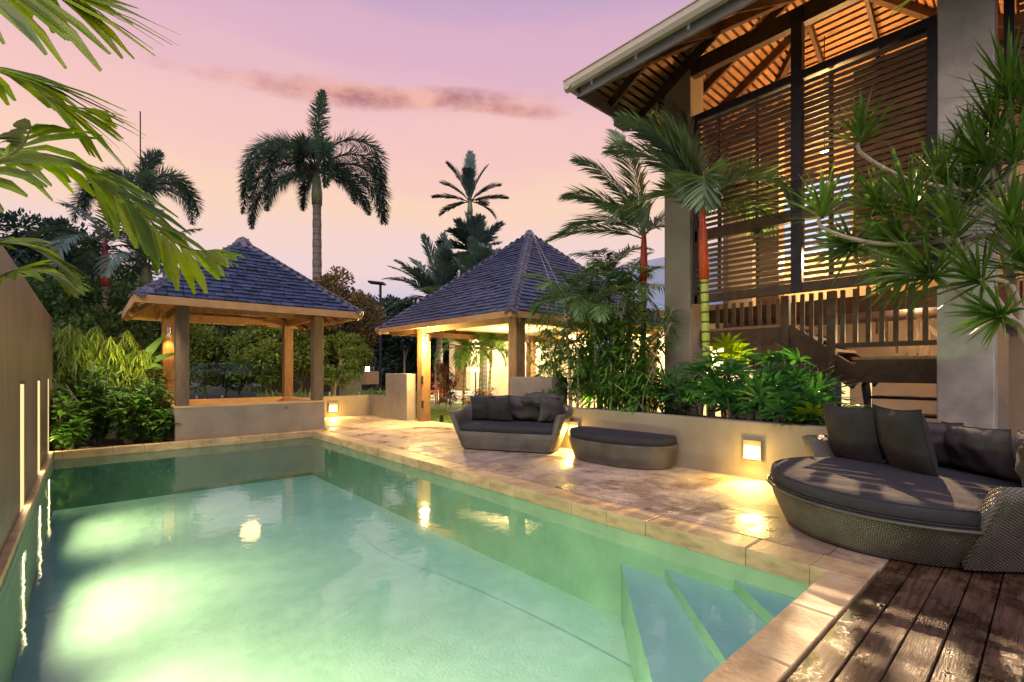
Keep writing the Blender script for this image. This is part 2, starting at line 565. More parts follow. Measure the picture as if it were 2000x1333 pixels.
class MB:
    def __init__(s):
        s.v = []
        s.f = []
        s.m = []
        s.uv = {}

    def face(s, pts, mi=0, uv=None):
        n = len(s.v)
        s.v.extend(tuple(p) for p in pts)
        s.f.append(tuple(range(n, n + len(pts))))
        s.m.append(mi)
        if uv:
            s.uv[len(s.f) - 1] = uv

    def box(s, a, b, mi=0, M=None):
        x0, y0, z0 = min(a[0], b[0]), min(a[1], b[1]), min(a[2], b[2])
        x1, y1, z1 = max(a[0], b[0]), max(a[1], b[1]), max(a[2], b[2])
        P = [Vector(p) for p in ((x0, y0, z0), (x1, y0, z0), (x1, y1, z0), (x0, y1, z0), (x0, y0, z1), (x1, y0, z1), (x1, y1, z1), (x0, y1, z1))]
        if M:
            P = [M @ p for p in P]
        n = len(s.v)
        s.v.extend(tuple(p) for p in P)
        for f in ((0, 3, 2, 1), (4, 5, 6, 7), (0, 1, 5, 4), (1, 2, 6, 5), (2, 3, 7, 6), (3, 0, 4, 7)):
            s.f.append(tuple(n + i for i in f))
            s.m.append(mi)

    def prism(s, poly, axis, a, b, mi=0):
        """poly: 2-D outline; extruded along axis from a to b"""
        def p3(q, h):
            if axis == 'x':
                return (h, q[0], q[1])
            if axis == 'y':
                return (q[0], h, q[1])
            return (q[0], q[1], h)
        n = len(s.v)
        k = len(poly)
        s.v.extend(p3(q, a) for q in poly)
        s.v.extend(p3(q, b) for q in poly)
        s.f.append(tuple(range(n, n + k)))
        s.f.append(tuple(range(n + 2 * k - 1, n + k - 1, -1)))
        s.m += [mi, mi]
        for i in range(k):
            j = (i + 1) % k
            s.f.append((n + i, n + k + i, n + k + j, n + j))
            s.m.append(mi)

    def beam(s, p, q, w, h, mi=0, up=(0, 0, 1)):
        p, q = Vector(p), Vector(q)
        d = (q - p)
        L = d.length
        d.normalize()
        side = d.cross(Vector(up))
        if side.length < 1e-4:
            side = Vector((1, 0, 0))
        side.normalize()
        u = side.cross(d)
        M = Matrix((side, d, u)).transposed().to_4x4()
        M.translation = p
        s.box((-w / 2, 0, -h / 2), (w / 2, L, h / 2), mi, M)

    def tube(s, pts, rad, seg=8, mi=0, caps=True):
        pts = [Vector(p) for p in pts]
        n = len(pts)
        if not isinstance(rad, (list, tuple)):
            rad = [rad] * n
        base = len(s.v)
        ref = Vector((.3, .9, .2)).normalized()
        for i, p in enumerate(pts):
            d = (pts[min(i + 1, n - 1)] - pts[max(i - 1, 0)]).normalized()
            a = d.cross(ref)
            if a.length < .05:
                a = d.cross(Vector((1, 0, 0)))
            a.normalize()
            b = d.cross(a)
            for k in range(seg):
                t = 2 * pi * k / seg
                s.v.append(tuple(p + (a * math.cos(t) + b * math.sin(t)) * rad[i]))
        for i in range(n - 1):
            for k in range(seg):
                k2 = (k + 1) % seg
                s.f.append((base + i * seg + k, base + i * seg + k2, base + (i + 1) * seg + k2, base + (i + 1) * seg + k))
                s.m.append(mi)
        if caps:
            s.f.append(tuple(base + k for k in range(seg - 1, -1, -1)))
            s.f.append(tuple(base + (n - 1) * seg + k for k in range(seg)))
            s.m += [mi, mi]

    def lathe(s, prof, seg=24, c=(0, 0, 0), mi=0):
        base = len(s.v)
        for r, z in prof:
            for k in range(seg):
                t = 2 * pi * k / seg
                s.v.append((c[0] + r * math.cos(t), c[1] + r * math.sin(t), c[2] + z))
        for i in range(len(prof) - 1):
            for k in range(seg):
                k2 = (k + 1) % seg
                s.f.append((base + i * seg + k, base + i * seg + k2, base + (i + 1) * seg + k2, base + (i + 1) * seg + k))
                s.m.append(mi)

    def leaf(s, p, d, nrm, L, w, droop=.2, mi=0, seg=3, tip=.0, prof=None, fold=.15):
        """a leaf with a mid fold: seg steps long, drooping; one connected island"""
        p = Vector(p)
        d = Vector(d).normalized()
        nrm = Vector(nrm)
        side = d.cross(nrm)
        if side.length < 1e-4:
            side = d.orthogonal()
        side.normalize()
        nrm = side.cross(d)
        prof = prof or {1: (0.3, 0), 2: (.25, 1, tip), 3: (.2, 1, .75, tip), 4: (.2, .9, 1, .6, tip)}[seg]
        base = len(s.v)
        cur = p.copy()
        dd = d.copy()
        for i in range(seg + 1):
            hw = w * .5 * prof[i]
            up = side.cross(dd)
            s.v.append(tuple(cur - side * hw + up * hw * fold))
            s.v.append(tuple(cur - up * hw * fold * 0))
            s.v.append(tuple(cur + side * hw + up * hw * fold))
            dd = (dd + Vector((0, 0, -droop / seg))).normalized()
            cur = cur + dd * (L / seg)
        for i in range(seg):
            a = base + i * 3
            s.f.append((a, a + 1, a + 4, a + 3))
            s.f.append((a + 1, a + 2, a + 5, a + 4))
            s.m += [mi, mi]

    def dia(s, p, d, n, L, w, mi=0):
        d = d.normalized()
        sd = d.cross(n)
        if sd.length < 1e-3:
            sd = d.orthogonal()
        sd.normalize()
        b = len(s.v)
        s.v.extend((tuple(p), tuple(p + d * L * .45 + sd * w * .5), tuple(p + d * L), tuple(p + d * L * .45 - sd * w * .5)))
        s.f.append((b, b + 1, b + 2, b + 3))
        s.m.append(mi)

    def mesh(s, name, mats, smooth=False, origin=None):
        me = bpy.data.meshes.new(name)
        v = s.v
        if origin is not None and (origin[0] or origin[1] or origin[2]):
            ox, oy, oz = origin
            v = [(a - ox, b - oy, c - oz) for a, b, c in v]
        me.from_pydata(v, [], s.f)
        if isinstance(mats, str):
            mats = [mats]
        for m in mats:
            me.materials.append(MATS[m])
        if len(mats) > 1:
            me.polygons.foreach_set('material_index', s.m)
        if smooth:
            me.polygons.foreach_set('use_smooth', [True] * len(s.f))
        if s.uv:
            ul = me.uv_layers.new(name='UVMap')
            for fi, uv in s.uv.items():
                for li, q in zip(me.polygons[fi].loop_indices, uv):
                    ul.data[li].uv = q
        me.update()
        return me

    def build(s, name, mats, parent=None, local=False, smooth=False, label=None, kind=None, bevel=0):
        org = None if local else rootloc(parent)
        me = s.mesh(name, mats, smooth, org)
        o = bpy.data.objects.new(name, me)
        COL.objects.link(o)
        if parent is not None:
            o.parent = parent
        if label:
            o['label'] = label
        if kind:
            o['kind'] = kind
        if bevel:
            b = o.modifiers.new('bevel', 'BEVEL')
            b.width = bevel
            b.segments = 2
            b.limit_method = 'ANGLE'
        return o


def boxobj(name, a, b, m, parent, bevel=0, label=None):
    k = MB()
    k.box(a, b)
    return k.build(name, m, parent, bevel=bevel, label=label)


def beamobj(name, p, q, w, h, m, parent, up=(0, 0, 1), bevel=0):
    k = MB()
    k.beam(p, q, w, h, up=up)
    return k.build(name, m, parent, bevel=bevel)


UNIT = {}


def unit(mname, bev=.0, name='piece'):
    key = (mname, bev)
    if key not in UNIT:
        k = MB()
        if bev:
            e = bev
            n = 0
            # box with chamfered top edge
            k.v = [(-.5, -.5, -.5), (.5, -.5, -.5), (.5, .5, -.5), (-.5, .5, -.5),
                   (-.5, -.5, .5 - 2 * e), (.5, -.5, .5 - 2 * e), (.5, .5, .5 - 2 * e), (-.5, .5, .5 - 2 * e),
                   (-.5 + e, -.5 + e, .5), (.5 - e, -.5 + e, .5), (.5 - e, .5 - e, .5), (-.5 + e, .5 - e, .5)]
            k.f = [(0, 3, 2, 1), (0, 1, 5, 4), (1, 2, 6, 5), (2, 3, 7, 6), (3, 0, 4, 7),
                   (4, 5, 9, 8), (5, 6, 10, 9), (6, 7, 11, 10), (7, 4, 8, 11), (8, 9, 10, 11)]
            k.m = [0] * 10
        else:
            k.box((-.5, -.5, -.5), (.5, .5, .5))
        UNIT[key] = k.mesh(name, mname)
    return UNIT[key]


def piece(name, mesh, parent, c, size, rot=None, kind=None):
    """one of many alike pieces: shares its mesh, placed by centre, size and rotation (3x3)"""
    o = bpy.data.objects.new(name, mesh)
    COL.objects.link(o)
    o.parent = parent
    M = Matrix.Diagonal((*size, 1))
    if rot is not None:
        M = rot.to_4x4() @ M
    M = Matrix.Translation(Vector(c) - rootloc(parent)) @ M
    o.matrix_local = M
    return o


def light(name, kind, loc, energy, color=(1, .72, .38), size=.1, to=None, spot=60, blend=.6, parent=None, sy=None):
    d = bpy.data.lights.new(name, kind)
    d.energy = energy
    d.color = color
    if kind == 'AREA':
        d.size = size
        if sy:
            d.shape = 'RECTANGLE'
            d.size_y = sy
    else:
        d.shadow_soft_size = size
    if kind == 'SPOT':
        d.spot_size = math.radians(spot)
        d.spot_blend = blend
    o = bpy.data.objects.new(name, d)
    COL.objects.link(o)
    o.location = loc
    if to is not None:
        o.rotation_euler = (Vector(to) - Vector(loc)).to_track_quat('-Z', 'Y').to_euler()
    return o
    return o


def struct(name, mb, m, **kw):
    o = mb.build(name, m, None, **kw)
    o['kind'] = 'structure'
    return o


def catmull_early(P, n):
    P = [Vector(p) for p in P]
    P = [P[0] * 2 - P[1]] + P + [P[-1] * 2 - P[-2]]
    out = []
    for i in range(n + 1):
        u = i / n * (len(P) - 3)
        q = min(int(u), len(P) - 4)
        t = u - q
        p0, p1, p2, p3 = P[q:q + 4]
        v = .5 * ((2 * p1) + (p2 - p0) * t + (2 * p0 - 5 * p1 + 4 * p2 - p3) * t * t + (3 * p1 - p0 - 3 * p2 + p3) * t ** 3)
        out.append((v.x, v.y))
    out[0], out[-1] = tuple(P[1]), tuple(P[-2])
    return out


# ================================================================== LARGE STRUCTURE
PX0, PX1, PY0, PY1 = -.39, 3.48, .93, 10.15      # pool inside the coping
WZ = -.13                                         # water level
# ground beyond everything
g = MB()
# ring around the pool so that nothing covers it
def slab(mb, x0, x1, y0, y1, z, t=.05):
    mb.box((x0, y0, z - t), (x1, y1, z))
slab(g, -150, -1.2, -150, 250, -.10)
slab(g, -1.2, 30, 13.2, 250, -.10)
slab(g, 30, 250, -150, 250, -.10)
slab(g, -1.2, 30, -150, -3, -.10)
struct('ground', g, 'far_ground')

# ---- pool shell
pool = thing('swimming_pool', 'rectangular swimming pool of pale green water between the streaked wall and the stone patio', 'pool', (0, 0, 0), kind='structure')
del pool['category']
k = MB()
D1, D2 = -.90, -.904
k.face([(PX0, PY0, D2), (PX1, PY0, D2), (PX1, PY1, D2), (PX0, PY1, D2)])
k.build('pool_floor', 'pool_plaster', pool)
# walls (inside faces), thick
k = MB()
k.box((PX0 - .2, PY0 - .5, D2 - .1), (PX0, PY1 + .1, -.05))
k.box((PX1, PY0 - .5, D2 - .1), (PX1 + .2, PY1 + .1, -.05))
k.box((PX0, PY0 - .2, D2 - .1), (PX1, PY0, -.05))
k.box((PX0, PY1, D2 - .1), (PX1, PY1 + .2, -.05))
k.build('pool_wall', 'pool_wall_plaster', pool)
# raised ledge with a curved edge along the left side and the far end
edge = catmull_early([(2.9, PY0), (2.95, 2.4), (2.85, 3.8), (2.62, 5.2), (2.70, 6.4), (2.60, 7.8), (2.46, 9.2), (2.40, PY1)], 40)
pts = [(PX0, PY0)] + edge + [(PX0, PY1)]
k = MB()
k.prism([(p[0], p[1]) for p in pts], 'z', D2, D1)
k.build('ledge', 'pool_plaster', pool)
# corner steps, diagonal
for i, (ya, z, x2) in enumerate(((2.504, -.42, 1.707), (2.08, -.34, 2.369), (1.53, -.25, 2.951))):
    k = MB()
    top = [(PX1, ya), (PX1, PY0), (x2, PY0), (x2 + .06, PY0 + .04)]
    bx = (PX1 + x2) / 2
    top = [(PX1, ya), (PX1, PY0), (x2, PY0)]
    k.prism(top, 'z', D2 + .002 * i, z, 1)
    k.m[0] = k.m[1] = 0  # pale treads, dark risers: the difference in light is put into the colour
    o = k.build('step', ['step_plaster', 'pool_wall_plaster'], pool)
# light niches, skimmer, drain
for y, pw in ((1.4, 120), (3.4, 46), (5.7, 40), (8.4, 26)):
    k = MB()
    prof = [(0, .004), (.04, .004), (.05, .0)]
    base = len(k.v)
    k.lathe(prof, 20)
    k.v = [(PX0 + .004 + z, y + x, -.30 + yy) for x, yy, z in k.v]
    k.build('pool_lamp', 'glow_strip', pool)
    light('pool_light', 'AREA', (PX0 + .05, y, -.30), pw, (1.0, .91, .45), 1.6, to=(PX0 + 1.7, y - .1, -.85), sy=.14).data.spread = math.radians(122)
k = MB()
k.lathe([(0, .01), (.11, .008), (.12, 0)], 20, (1.25, 8.1, D1))
k.build('drain', 'white_paint', pool)
k = MB()
k.box((.16, PY1 - .006, -.105), (.50, PY1 + .02, -.045))
k.build('skimmer', 'black_metal', pool)
# water
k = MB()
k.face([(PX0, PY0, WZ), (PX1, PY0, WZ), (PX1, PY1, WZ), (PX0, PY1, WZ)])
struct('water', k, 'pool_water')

# ---- coping stones
cop = thing('coping', 'travertine coping stones edging the swimming pool', 'coping', kind='structure')
del cop['category']
U = unit('coping_stone', .02, 'coping_stone')
y = PY0 + .11
y = 1.04
seq = [.40, .81, .40, .41, .82, .41, .80, .80, .42, .85, .42, .81, .42, .81, .42]
gap = .005
piece('coping_stone', U, cop, ((3.465 + 3.745) / 2, (.735 + 1.04) / 2 + .002, -.0625), (.28 - gap, .305 - gap, .125))
for L in seq:
    if y + L > 10.2:
        L = 10.17 - y
    piece('coping_stone', U, cop, ((3.465 + 3.745) / 2, y + L / 2, -.0625 + R.uniform(-.001, .001)), (.28 - gap, L - gap, .125))
    y += L
    if y >= 10.15:
        break
x = 3.463
for L in (.62, .62, .41, .62, .82, .41, .4):   # near edge
    x2 = max(x - L, -.38)
    piece('coping_stone', U, cop, ((x + x2) / 2, (.735 + .945) / 2, -.0625 + R.uniform(-.001, .001)), (x - x2 - gap, .21 - gap, .125))
    x = x2
x = 3.745
for L in (.55, .62, .41, .82, .62, .41, .6, .41):   # far edge
    x2 = max(x - L, -.38)
    piece('coping_stone', U, cop, ((x + x2) / 2, (10.15 + 10.30) / 2 - .005, -.0625 + R.uniform(-.001, .001)), (x - x2 - gap, .16 - gap, .125))
    x = x2
    if x <= -.38:
        break
y = .75
while y < 10.3:      # thin strip at the foot of the wall
    L = min(R.choice((.8, .6, .8)), 10.31 - y)
    piece('coping_stone', U, cop, (-.415, y + L / 2, -.055), (.05, L - gap, .11))
    y += L

# ---- patio pavers
patio = thing('patio', 'wet travertine patio of large tiles beside the pool', 'patio', kind='structure')
del patio['category']
k = MB()
slab(k, 3.745, 6.5, .72, 13.0, -.016, .12)
k.build('mortar_bed', 'mortar', patio)
U = unit('paver', .004, 'paver')
ntile = 0
x = 3.748
widths = [.60, .41, .61, .41]
i = 0
while x < 6.35:
    w = widths[i % 4]
    w = min(w, 6.4 - x)
    y = .725 + (0, .28, .12, .5)[i % 4] - .5
    y = max(y, .725)
    first = True
    while y < 12.95:
        L = (.4, .61, .82)[R.randrange(3)]
        if first:
            L = (.29, .69, .29, .55)[i % 4]
            first = False
        if y + L > 12.95:
            L = 12.95 - y
        if L > .05:
            piece('paver', U, patio, (x + w / 2, y + L / 2, -.018 + R.uniform(-.0012, .0012)), (w - .005, L - .005, .036))
            ntile += 1
        y += L
    x += w
    i += 1

# ---- timber deck
deck = thing('timber_deck', 'wet dark timber decking running past the pool corner', 'deck', kind='structure')
del deck['category']
Ub = unit('deck_board', .0, 'deck_board')
k = MB()
# board with rounded top edges
prof = [(-.5, -.5), (.5, -.5), (.5, .30), (.47, .5), (-.47, .5), (-.5, .30)]
k.prism(prof, 'x', -.5, .5)
bm_ = k.mesh('deck_board', 'deck_board')
y = .722
i = 0
while y > -2.4:
    w = .128
    xs = [.2]
    cuts = [4.9 + R.uniform(-.4, .4) if i % 2 else 3.2 + R.uniform(-.6, .6)] if i % 3 else []
    for c in cuts:
        xs.append(c)
    xs.append(7.4)
    for a, b in zip(xs, xs[1:]):
        piece('deck_board', bm_, deck, ((a + b) / 2, y - w / 2, -.016 + R.uniform(-.0015, .0015)), (b - a - .003, w - .006, .032))
    y -= w
    i += 1
k = MB()
slab(k, .2, 7.4, -2.4, .72, -.09, .1)
k.build('joist_bed', 'black_metal', deck)

# ---- streaked wall on the left with lit slots
wall = thing('feature_wall', 'tall grey brown rendered wall with glowing vertical slots beside the pool', 'wall', (-.7, 6, 0))
k = MB()
slots = [(6.12, 6.42), (8.10, 8.45), (10.05, 10.3)]
zt = 2.12
ys = [-1.5, 6.10, 6.44, 8.10, 8.44, 10.00, 10.30, 11.35]
yend = 11.38
segs = [(-1.5, 6.03), (6.50, 8.02), (8.54, 10.0), (10.40, yend)]
for a, b in segs:
    k.box((-.95, a, -.2), (-.44, b, zt))
for a, b in zip([s[1] for s in segs[:-1]], [s[0] for s in segs[1:]]):
    k.box((-.95, a, 1.15), (-.44, b, zt))
    k.box((-.95, a, -.2), (-.50, b, 1.15))
k.build('render', 'render_wall', wall, label='vertically streaked render')
for a, b in zip([s[1] for s in segs[:-1]], [s[0] for s in segs[1:]]):
    k = MB()
    k.box((-.497, a + .02, -.08), (-.448, b - .02, 1.12))
    k.build('slot_light', 'glow_strip', wall)
    light('slot_glow', 'AREA', (-.435, (a + b) / 2, .5), 12, (1, .76, .34), .12, to=(0, (a + b) / 2, .5), sy=1.0)
# garden bed beyond the far coping
k = MB()
slab(k, -.95, 1.17, 10.30, 13.2, -.03, .2)
slab(k, 1.17, 3.8, 12.55, 13.2, -.03, .2)
slab(k, -3.5, -.95, -3, 14, -.03, .2)
struct('garden_soil', k, 'soil')

# ---- lawn beyond the glass gate
k = MB()
slab(k, 6.4, 24, 8.2, 26, -.03, .2)
slab(k, 7.2, 24, 3.5, 8.2, -.03, .2)
slab(k, 3.8, 6.4, 13.0, 26, -.03, .2)
struct('lawn', k, 'lawn_base')
k = MB()
for _ in range(9000):
    x = R.uniform(6.45, 8.4)
    y = R.uniform(8.3, 14)
    h = R.uniform(.02, .05)
    a = R.uniform(0, 2 * pi)
    dx, dy = math.cos(a) * .006, math.sin(a) * .006
    lx, ly = R.uniform(-.02, .02), R.uniform(-.02, .02)
    k.face([(x - dx, y - dy, -.03), (x + dx, y + dy, -.03), (x + lx, y + ly, -.03 + h)])
o = k.build('grass', 'lawn_blade')
tag(o, 'short lawn lit yellow green behind the glass fence', 'grass', kind='stuff')


# ================================================================== PAVILION ROOFS
def mat3(x, y, z):
    return Matrix((x, y, z)).transposed()


def shingle_mesh():
    k = MB()
    # wedge, thick at the butt: local x width, y up-slope, z normal
    k.v = [(-.5, -.5, 0), (.5, -.5, 0), (.5, .5, 0), (-.5, .5, 0), (-.49, -.5, 1), (.49, -.5, 1), (.48, .5, .25), (-.48, .5, .25)]
    k.f = [(0, 3, 2, 1), (4, 5, 6, 7), (0, 1, 5, 4), (1, 2, 6, 5), (2, 3, 7, 6), (3, 0, 4, 7)]
    k.m = [0] * 6
    return k


SH = shingle_mesh().mesh('roof_shingle', 'shingle')
SHR = shingle_mesh().mesh('ridge_shingle', 'ridge_shingle')


def hip_roof(root, x0, x1, y0, y1, ze, apex, row=.125, sw=.2, faces=('S', 'W', 'N', 'E'), cap_step=.16):
    """shingled hip roof; apex is a point; S = -Y face, W = -X face"""
    ap = Vector(apex)
    c = {'SW': Vector((x0, y0, ze)), 'SE': Vector((x1, y0, ze)), 'NE': Vector((x1, y1, ze)), 'NW': Vector((x0, y1, ze))}
    # underlay
    k = MB()
    d = Vector((0, 0, -.035))
    for a, b in (('SW', 'SE'), ('SE', 'NE'), ('NE', 'NW'), ('NW', 'SW')):
        k.face([c[a] + d, c[b] + d, ap + d])
        k.face([c[b] + d * 1.8, c[a] + d * 1.8, ap + d * 1.8])
    k.build('roof_lining', 'timber_warm', root)
    allp = []
    for fc, (a, b) in {'S': ('SW', 'SE'), 'W': ('NW', 'SW'), 'E': ('SE', 'NE'), 'N': ('NE', 'NW')}.items():
        A, B = c[a], c[b]
        e = (B - A)
        W = e.length
        e.normalize()
        foot = A + e * ((ap - A).dot(e))
        s = ap - foot
        L = s.length
        s.normalize()
        nrm = e.cross(s)
        rows = int(L / row)
        ta = (ap - A).dot(e) / L
        tb = (B - ap).dot(e) / L
        for i in range(rows + 1):
            dd = i * row
            xa = dd * ta + .01
            xb = W - dd * tb - .01
            x = xa - (R.random() * sw if i else 0)
            while x < xb:
                w = sw * R.uniform(.75, 1.25)
                l = max(x, xa)
                r = min(x + w, xb)
                if r - l > .03:
                    cc = A + e * ((l + r) / 2) + s * (dd + row * .75 + R.uniform(-.012, .012)) + nrm * R.uniform(-.002, .004)
                    tilt = Matrix.Rotation(R.uniform(-.012, .012), 3, nrm)
                    allp.append((fc, i, cc, (r - l - .008, row * 1.5, R.uniform(.042, .058)), tilt @ mat3(e, s, nrm), (cc - Vector((0, 0, EYE))).length))
                x += w
    vis = [p for p in allp if p[0] in faces]
    vis.sort(key=lambda p: p[5])
    rest = [p for p in allp if p[0] not in faces] + vis[300:]
    for p in vis[:300]:
        piece('roof_shingle', SH, root, p[2], p[3], p[4])
    k = MB()
    base = shingle_mesh()
    for p in rest:
        M = Matrix.Translation(p[2]) @ p[4].to_4x4() @ Matrix.Diagonal((*p[3], 1))
        n = len(k.v)
        k.v.extend(tuple(M @ Vector(v)) for v in base.v)
        k.f.extend(tuple(n + q for q in f) for f in base.f)
        k.m.extend([0] * 6)
    k.build('roof_shingles_rest', 'shingle', root, kind='stuff')
    # ridge caps
    for key in ('SW', 'SE', 'NW', 'NE'):
        A = c[key]
        d = ap - A
        L = d.length
        d.normalize()
        side = d.cross(Vector((0, 0, 1))).normalized()
        up = side.cross(d)
        n = int(L / cap_step) - 2
        for sgn in (-1, 1):
            rot0 = Matrix.Rotation(sgn * .62, 3, d)
            e2 = rot0 @ side
            u2 = rot0 @ up
            for i in range(n + 1):
                if key in ('NE',):
                    continue
                p = A + d * (i * cap_step + .08) + e2 * (sgn * .065) + up * .045
                piece('ridge_cap', SHR, root, p, (.15, cap_step * 1.5, .022), mat3(e2, d, u2))


def apex_cap(root, ap):
    k = MB()
    k.lathe([(.26, -.24), (.2, -.15), (.1, -.02), (.0, .03)], 4, (ap[0], ap[1], ap[2] + .10))
    k.build('apex_cap', 'ridge_shingle', root)


def fascia(root, x0, x1, y0, y1, z, h=.13, t=.03, m='fascia'):
    for a, b in (((x0, y0), (x1, y0)), ((x1, y0), (x1, y1)), ((x1, y1), (x0, y1)), ((x0, y1), (x0, y0))):
        beamobj('fascia', (a[0], a[1], z - h / 2), (b[0], b[1], z - h / 2), t, h, m, root)


def rafters(root, x0, x1, y0, y1, ze, apex, step=.55, w=.045, h=.09, m='timber_warm', drop=.11):
    ap = Vector(apex)
    for (A, B) in (((x0, y0), (x1, y0)), ((x1, y0), (x1, y1)), ((x1, y1), (x0, y1)), ((x0, y1), (x0, y0))):
        A = Vector((A[0], A[1], ze))
        B = Vector((B[0], B[1], ze))
        e = B - A
        W = e.length
        e.normalize()
        foot = A + e * ((ap - A).dot(e))
        n = int(W / step)
        for i in range(1, n):
            q = A + e * (W * i / n)
            s = (ap - foot)
            tmax = min((q - A).length / max((foot - A).length, .01), (B - q).length / max((B - foot).length, .01), .97)
            off = Vector((0, 0, -drop))
            beamobj('rafter', q + off + s * .02, q + s * tmax + off, w, h, m, root)
        beamobj('hip_rafter', A + Vector((0, 0, -drop)), ap + Vector((0, 0, -drop)), w * 1.3, h * 1.3, m, root)


# ---- gazebo over the spa
gz = thing('gazebo', 'four post timber gazebo with blue grey shingle roof over the spa', 'gazebo', (2.5, 11.3, 0))
GZE = 2.45
hip_roof(gz, .58, 4.28, 9.62, 13.0, GZE, (2.47, 11.35, 3.95), faces=('S', 'W'), row=.125, sw=.2)
apex_cap(gz, (2.47, 11.35, 3.95))
fascia(gz, .56, 4.30, 9.60, 13.02, GZE + .01, .13)
rafters(gz, .60, 4.26, 9.64, 12.98, GZE, (2.47, 11.35, 3.90), step=.5)
GP = [(1.28, 10.42), (3.67, 10.42), (1.28, 12.42), (3.67, 12.42)]
for px, py in GP:
    boxobj('post', (px - .1, py - .1, .55 if py < 11 else .5), (px + .1, py + .1, GZE - .05 + (.1 if False else 0)), 'timber_grey' if py < 11 else 'timber_warm', gz, bevel=.008)
for a, b in ((GP[0], GP[1]), (GP[2], GP[3]), (GP[0], GP[2]), (GP[1], GP[3])):
    beamobj('top_beam', (a[0], a[1], GZE - .06), (b[0], b[1], GZE - .06), .07, .14, 'timber_warm', gz)
# spa surround
spa = thing('spa_tub', 'raised rendered spa surround with warm stone rim under the gazebo', 'spa', (2.5, 11.3, 0))
k = MB()
k.box((1.17, 10.31, -.1), (3.79, 10.43 + .08, .58))
k.box((1.17, 12.35, -.1), (3.79, 12.53, .58))
k.box((1.17, 10.51, -.1), (1.37, 12.35, .58))
k.box((3.59, 10.51, -.1), (3.79, 12.35, .58))
k.build('surround', 'render_taupe', spa)
k = MB()
k.box((1.165, 10.305, .58), (3.795, 10.53, .615))
k.box((1.165, 12.33, .58), (3.795, 12.535, .615))
k.box((1.165, 10.53, .58), (1.39, 12.33, .615))
k.box((3.57, 10.53, .58), (3.795, 12.33, .615))
k.build('rim', 'spa_tile', spa)
k = MB()
k.box((1.39, 12.31, .2), (3.57, 12.33, .60))
k.box((1.39, 10.55, .2), (1.41, 12.31, .60))
k.box((3.55, 10.55, .2), (3.57, 12.31, .60))
k.box((1.39, 10.53, .2), (3.57, 12.33, .22))
k.build('inner_tiles', 'spa_tile', spa)
for x in (2.27, 3.02):
    k = MB()
    k.lathe([(0, .015), (.025, .015), (.03, 0)], 12)
    k.v = [(x + a, 10.31 - c - .001, .50 + b) for a, b, c in k.v]
    k.build('jet_cap', 'steel', spa)


def cyl_lamp(name, label, p, h, r, mats=('steel', 'glow_bulb'), group=None):
    t = thing(name, label, 'lamp', p, group=group)
    k = MB()
    k.lathe([(0, h / 2), (r, h / 2), (r, -h / 2), (r * .85, -h / 2), (r * .85, -h / 2 + .02)], 16, p)
    k.box((p[0] - .012, p[1] + (-r - .03 if False else 0), p[2] - .02), (p[0] + .012, p[1] + r + .03, p[2] + .02))
    k.build('housing', mats[0], t)
    k = MB()
    k.lathe([(r * .84, -h / 2 + .012), (0, -h / 2 + .012)], 16, p)
    k.build('bulb', mats[1], t)
    return t


cyl_lamp('post_lamp', 'small downlight high on the far left gazebo post, lighting it orange', (1.28, 12.27, 2.08), .14, .035)
light('post_downlight', 'SPOT', (1.28, 12.20, 2.0), 60, (1, .50, .13), .03, to=(1.28, 12.36, .6), spot=70)
light('spa_downlight', 'SPOT', (1.9, 11.6, 2.2), 60, (1, .6, .22), .1, to=(2.4, 12.0, .5), spot=100)

# ---- larger pavilion in the middle
pv = thing('shingle_pavilion', 'larger open pavilion with steep blue grey shingle roof beyond the wicker sofa', 'pavilion', (8.8, 9.4, 0))
PE = 2.36
hip_roof(pv, 5.9, 11.7, 6.7, 12.15, PE, (8.93, 9.38, 4.92), faces=('S', 'W'), row=.14, sw=.22, cap_step=.18)
apex_cap(pv, (8.93, 9.38, 4.92))
fascia(pv, 5.88, 11.72, 6.68, 12.17, PE + .01, .12)
rafters(pv, 5.92, 11.68, 6.72, 12.13, PE, (8.93, 9.38, 4.84), step=.6)
for px, py in ((6.25, 10.36), (6.3, 6.98), (11.2, 7.1), (11.2, 11.7)):
    boxobj('post', (px - .12, py - .12, -.03), (px + .12, py + .12, PE - .03), 'timber_warm', pv, bevel=.008)
for a, b in (((6.25, 11.95), (6.25, 6.8)), ((6.25, 11.7), (11.4, 11.7)), ((6.3, 7.0), (11.4, 7.0)), ((11.2, 7), (11.2, 11.7))):
    beamobj('top_beam', (a[0], a[1], PE - .10), (b[0], b[1], PE - .10), .07, .15, 'timber_warm', pv)
k = MB()
k.box((7.6, 8.2, 2.35), (10.6, 10.9, 2.40))
k.build('ceiling', 'beige_wall', pv)
t = thing('pendant_string', 'thin wire strung down the near slope of the larger pavilion roof', 'wire', (8.8, 9.3, 4.9))
k = MB()
pp = [atX(1033, 480, 8.3) for _ in (0,)]
A = Vector((8.93, 9.30, 5.02))
B = Vector((7.6, 6.78, 2.5))
B2 = Vector((7.25, 6.78, 2.5))
for e_ in (B, B2):
    k.tube([A, A.lerp(e_, .35) + Vector((0, 0, .03)), A.lerp(e_, .7) + Vector((.05, 0, .03)), e_], .005, 5)
k.build('wire', 'concrete_column', t)
cyl_lamp('pavilion_lamp', 'steel up and down lamp at the top of the pavilion gate post', (6.25, 10.20, 2.05), .2, .05)
light('gate_downlight', 'SPOT', (6.13, 10.16, 1.93), 160, (1, .68, .22), .05, to=(6.2, 10.28, 0), spot=120, blend=1)
light('gate_spill', 'POINT', (6.0, 9.9, 1.9), 480, (1, .66, .2), .08)
light('pavilion_inner', 'AREA', (8.6, 9.4, 1.9), 90, (1, .64, .28), 1.6, to=(8.6, 9.4, 4))
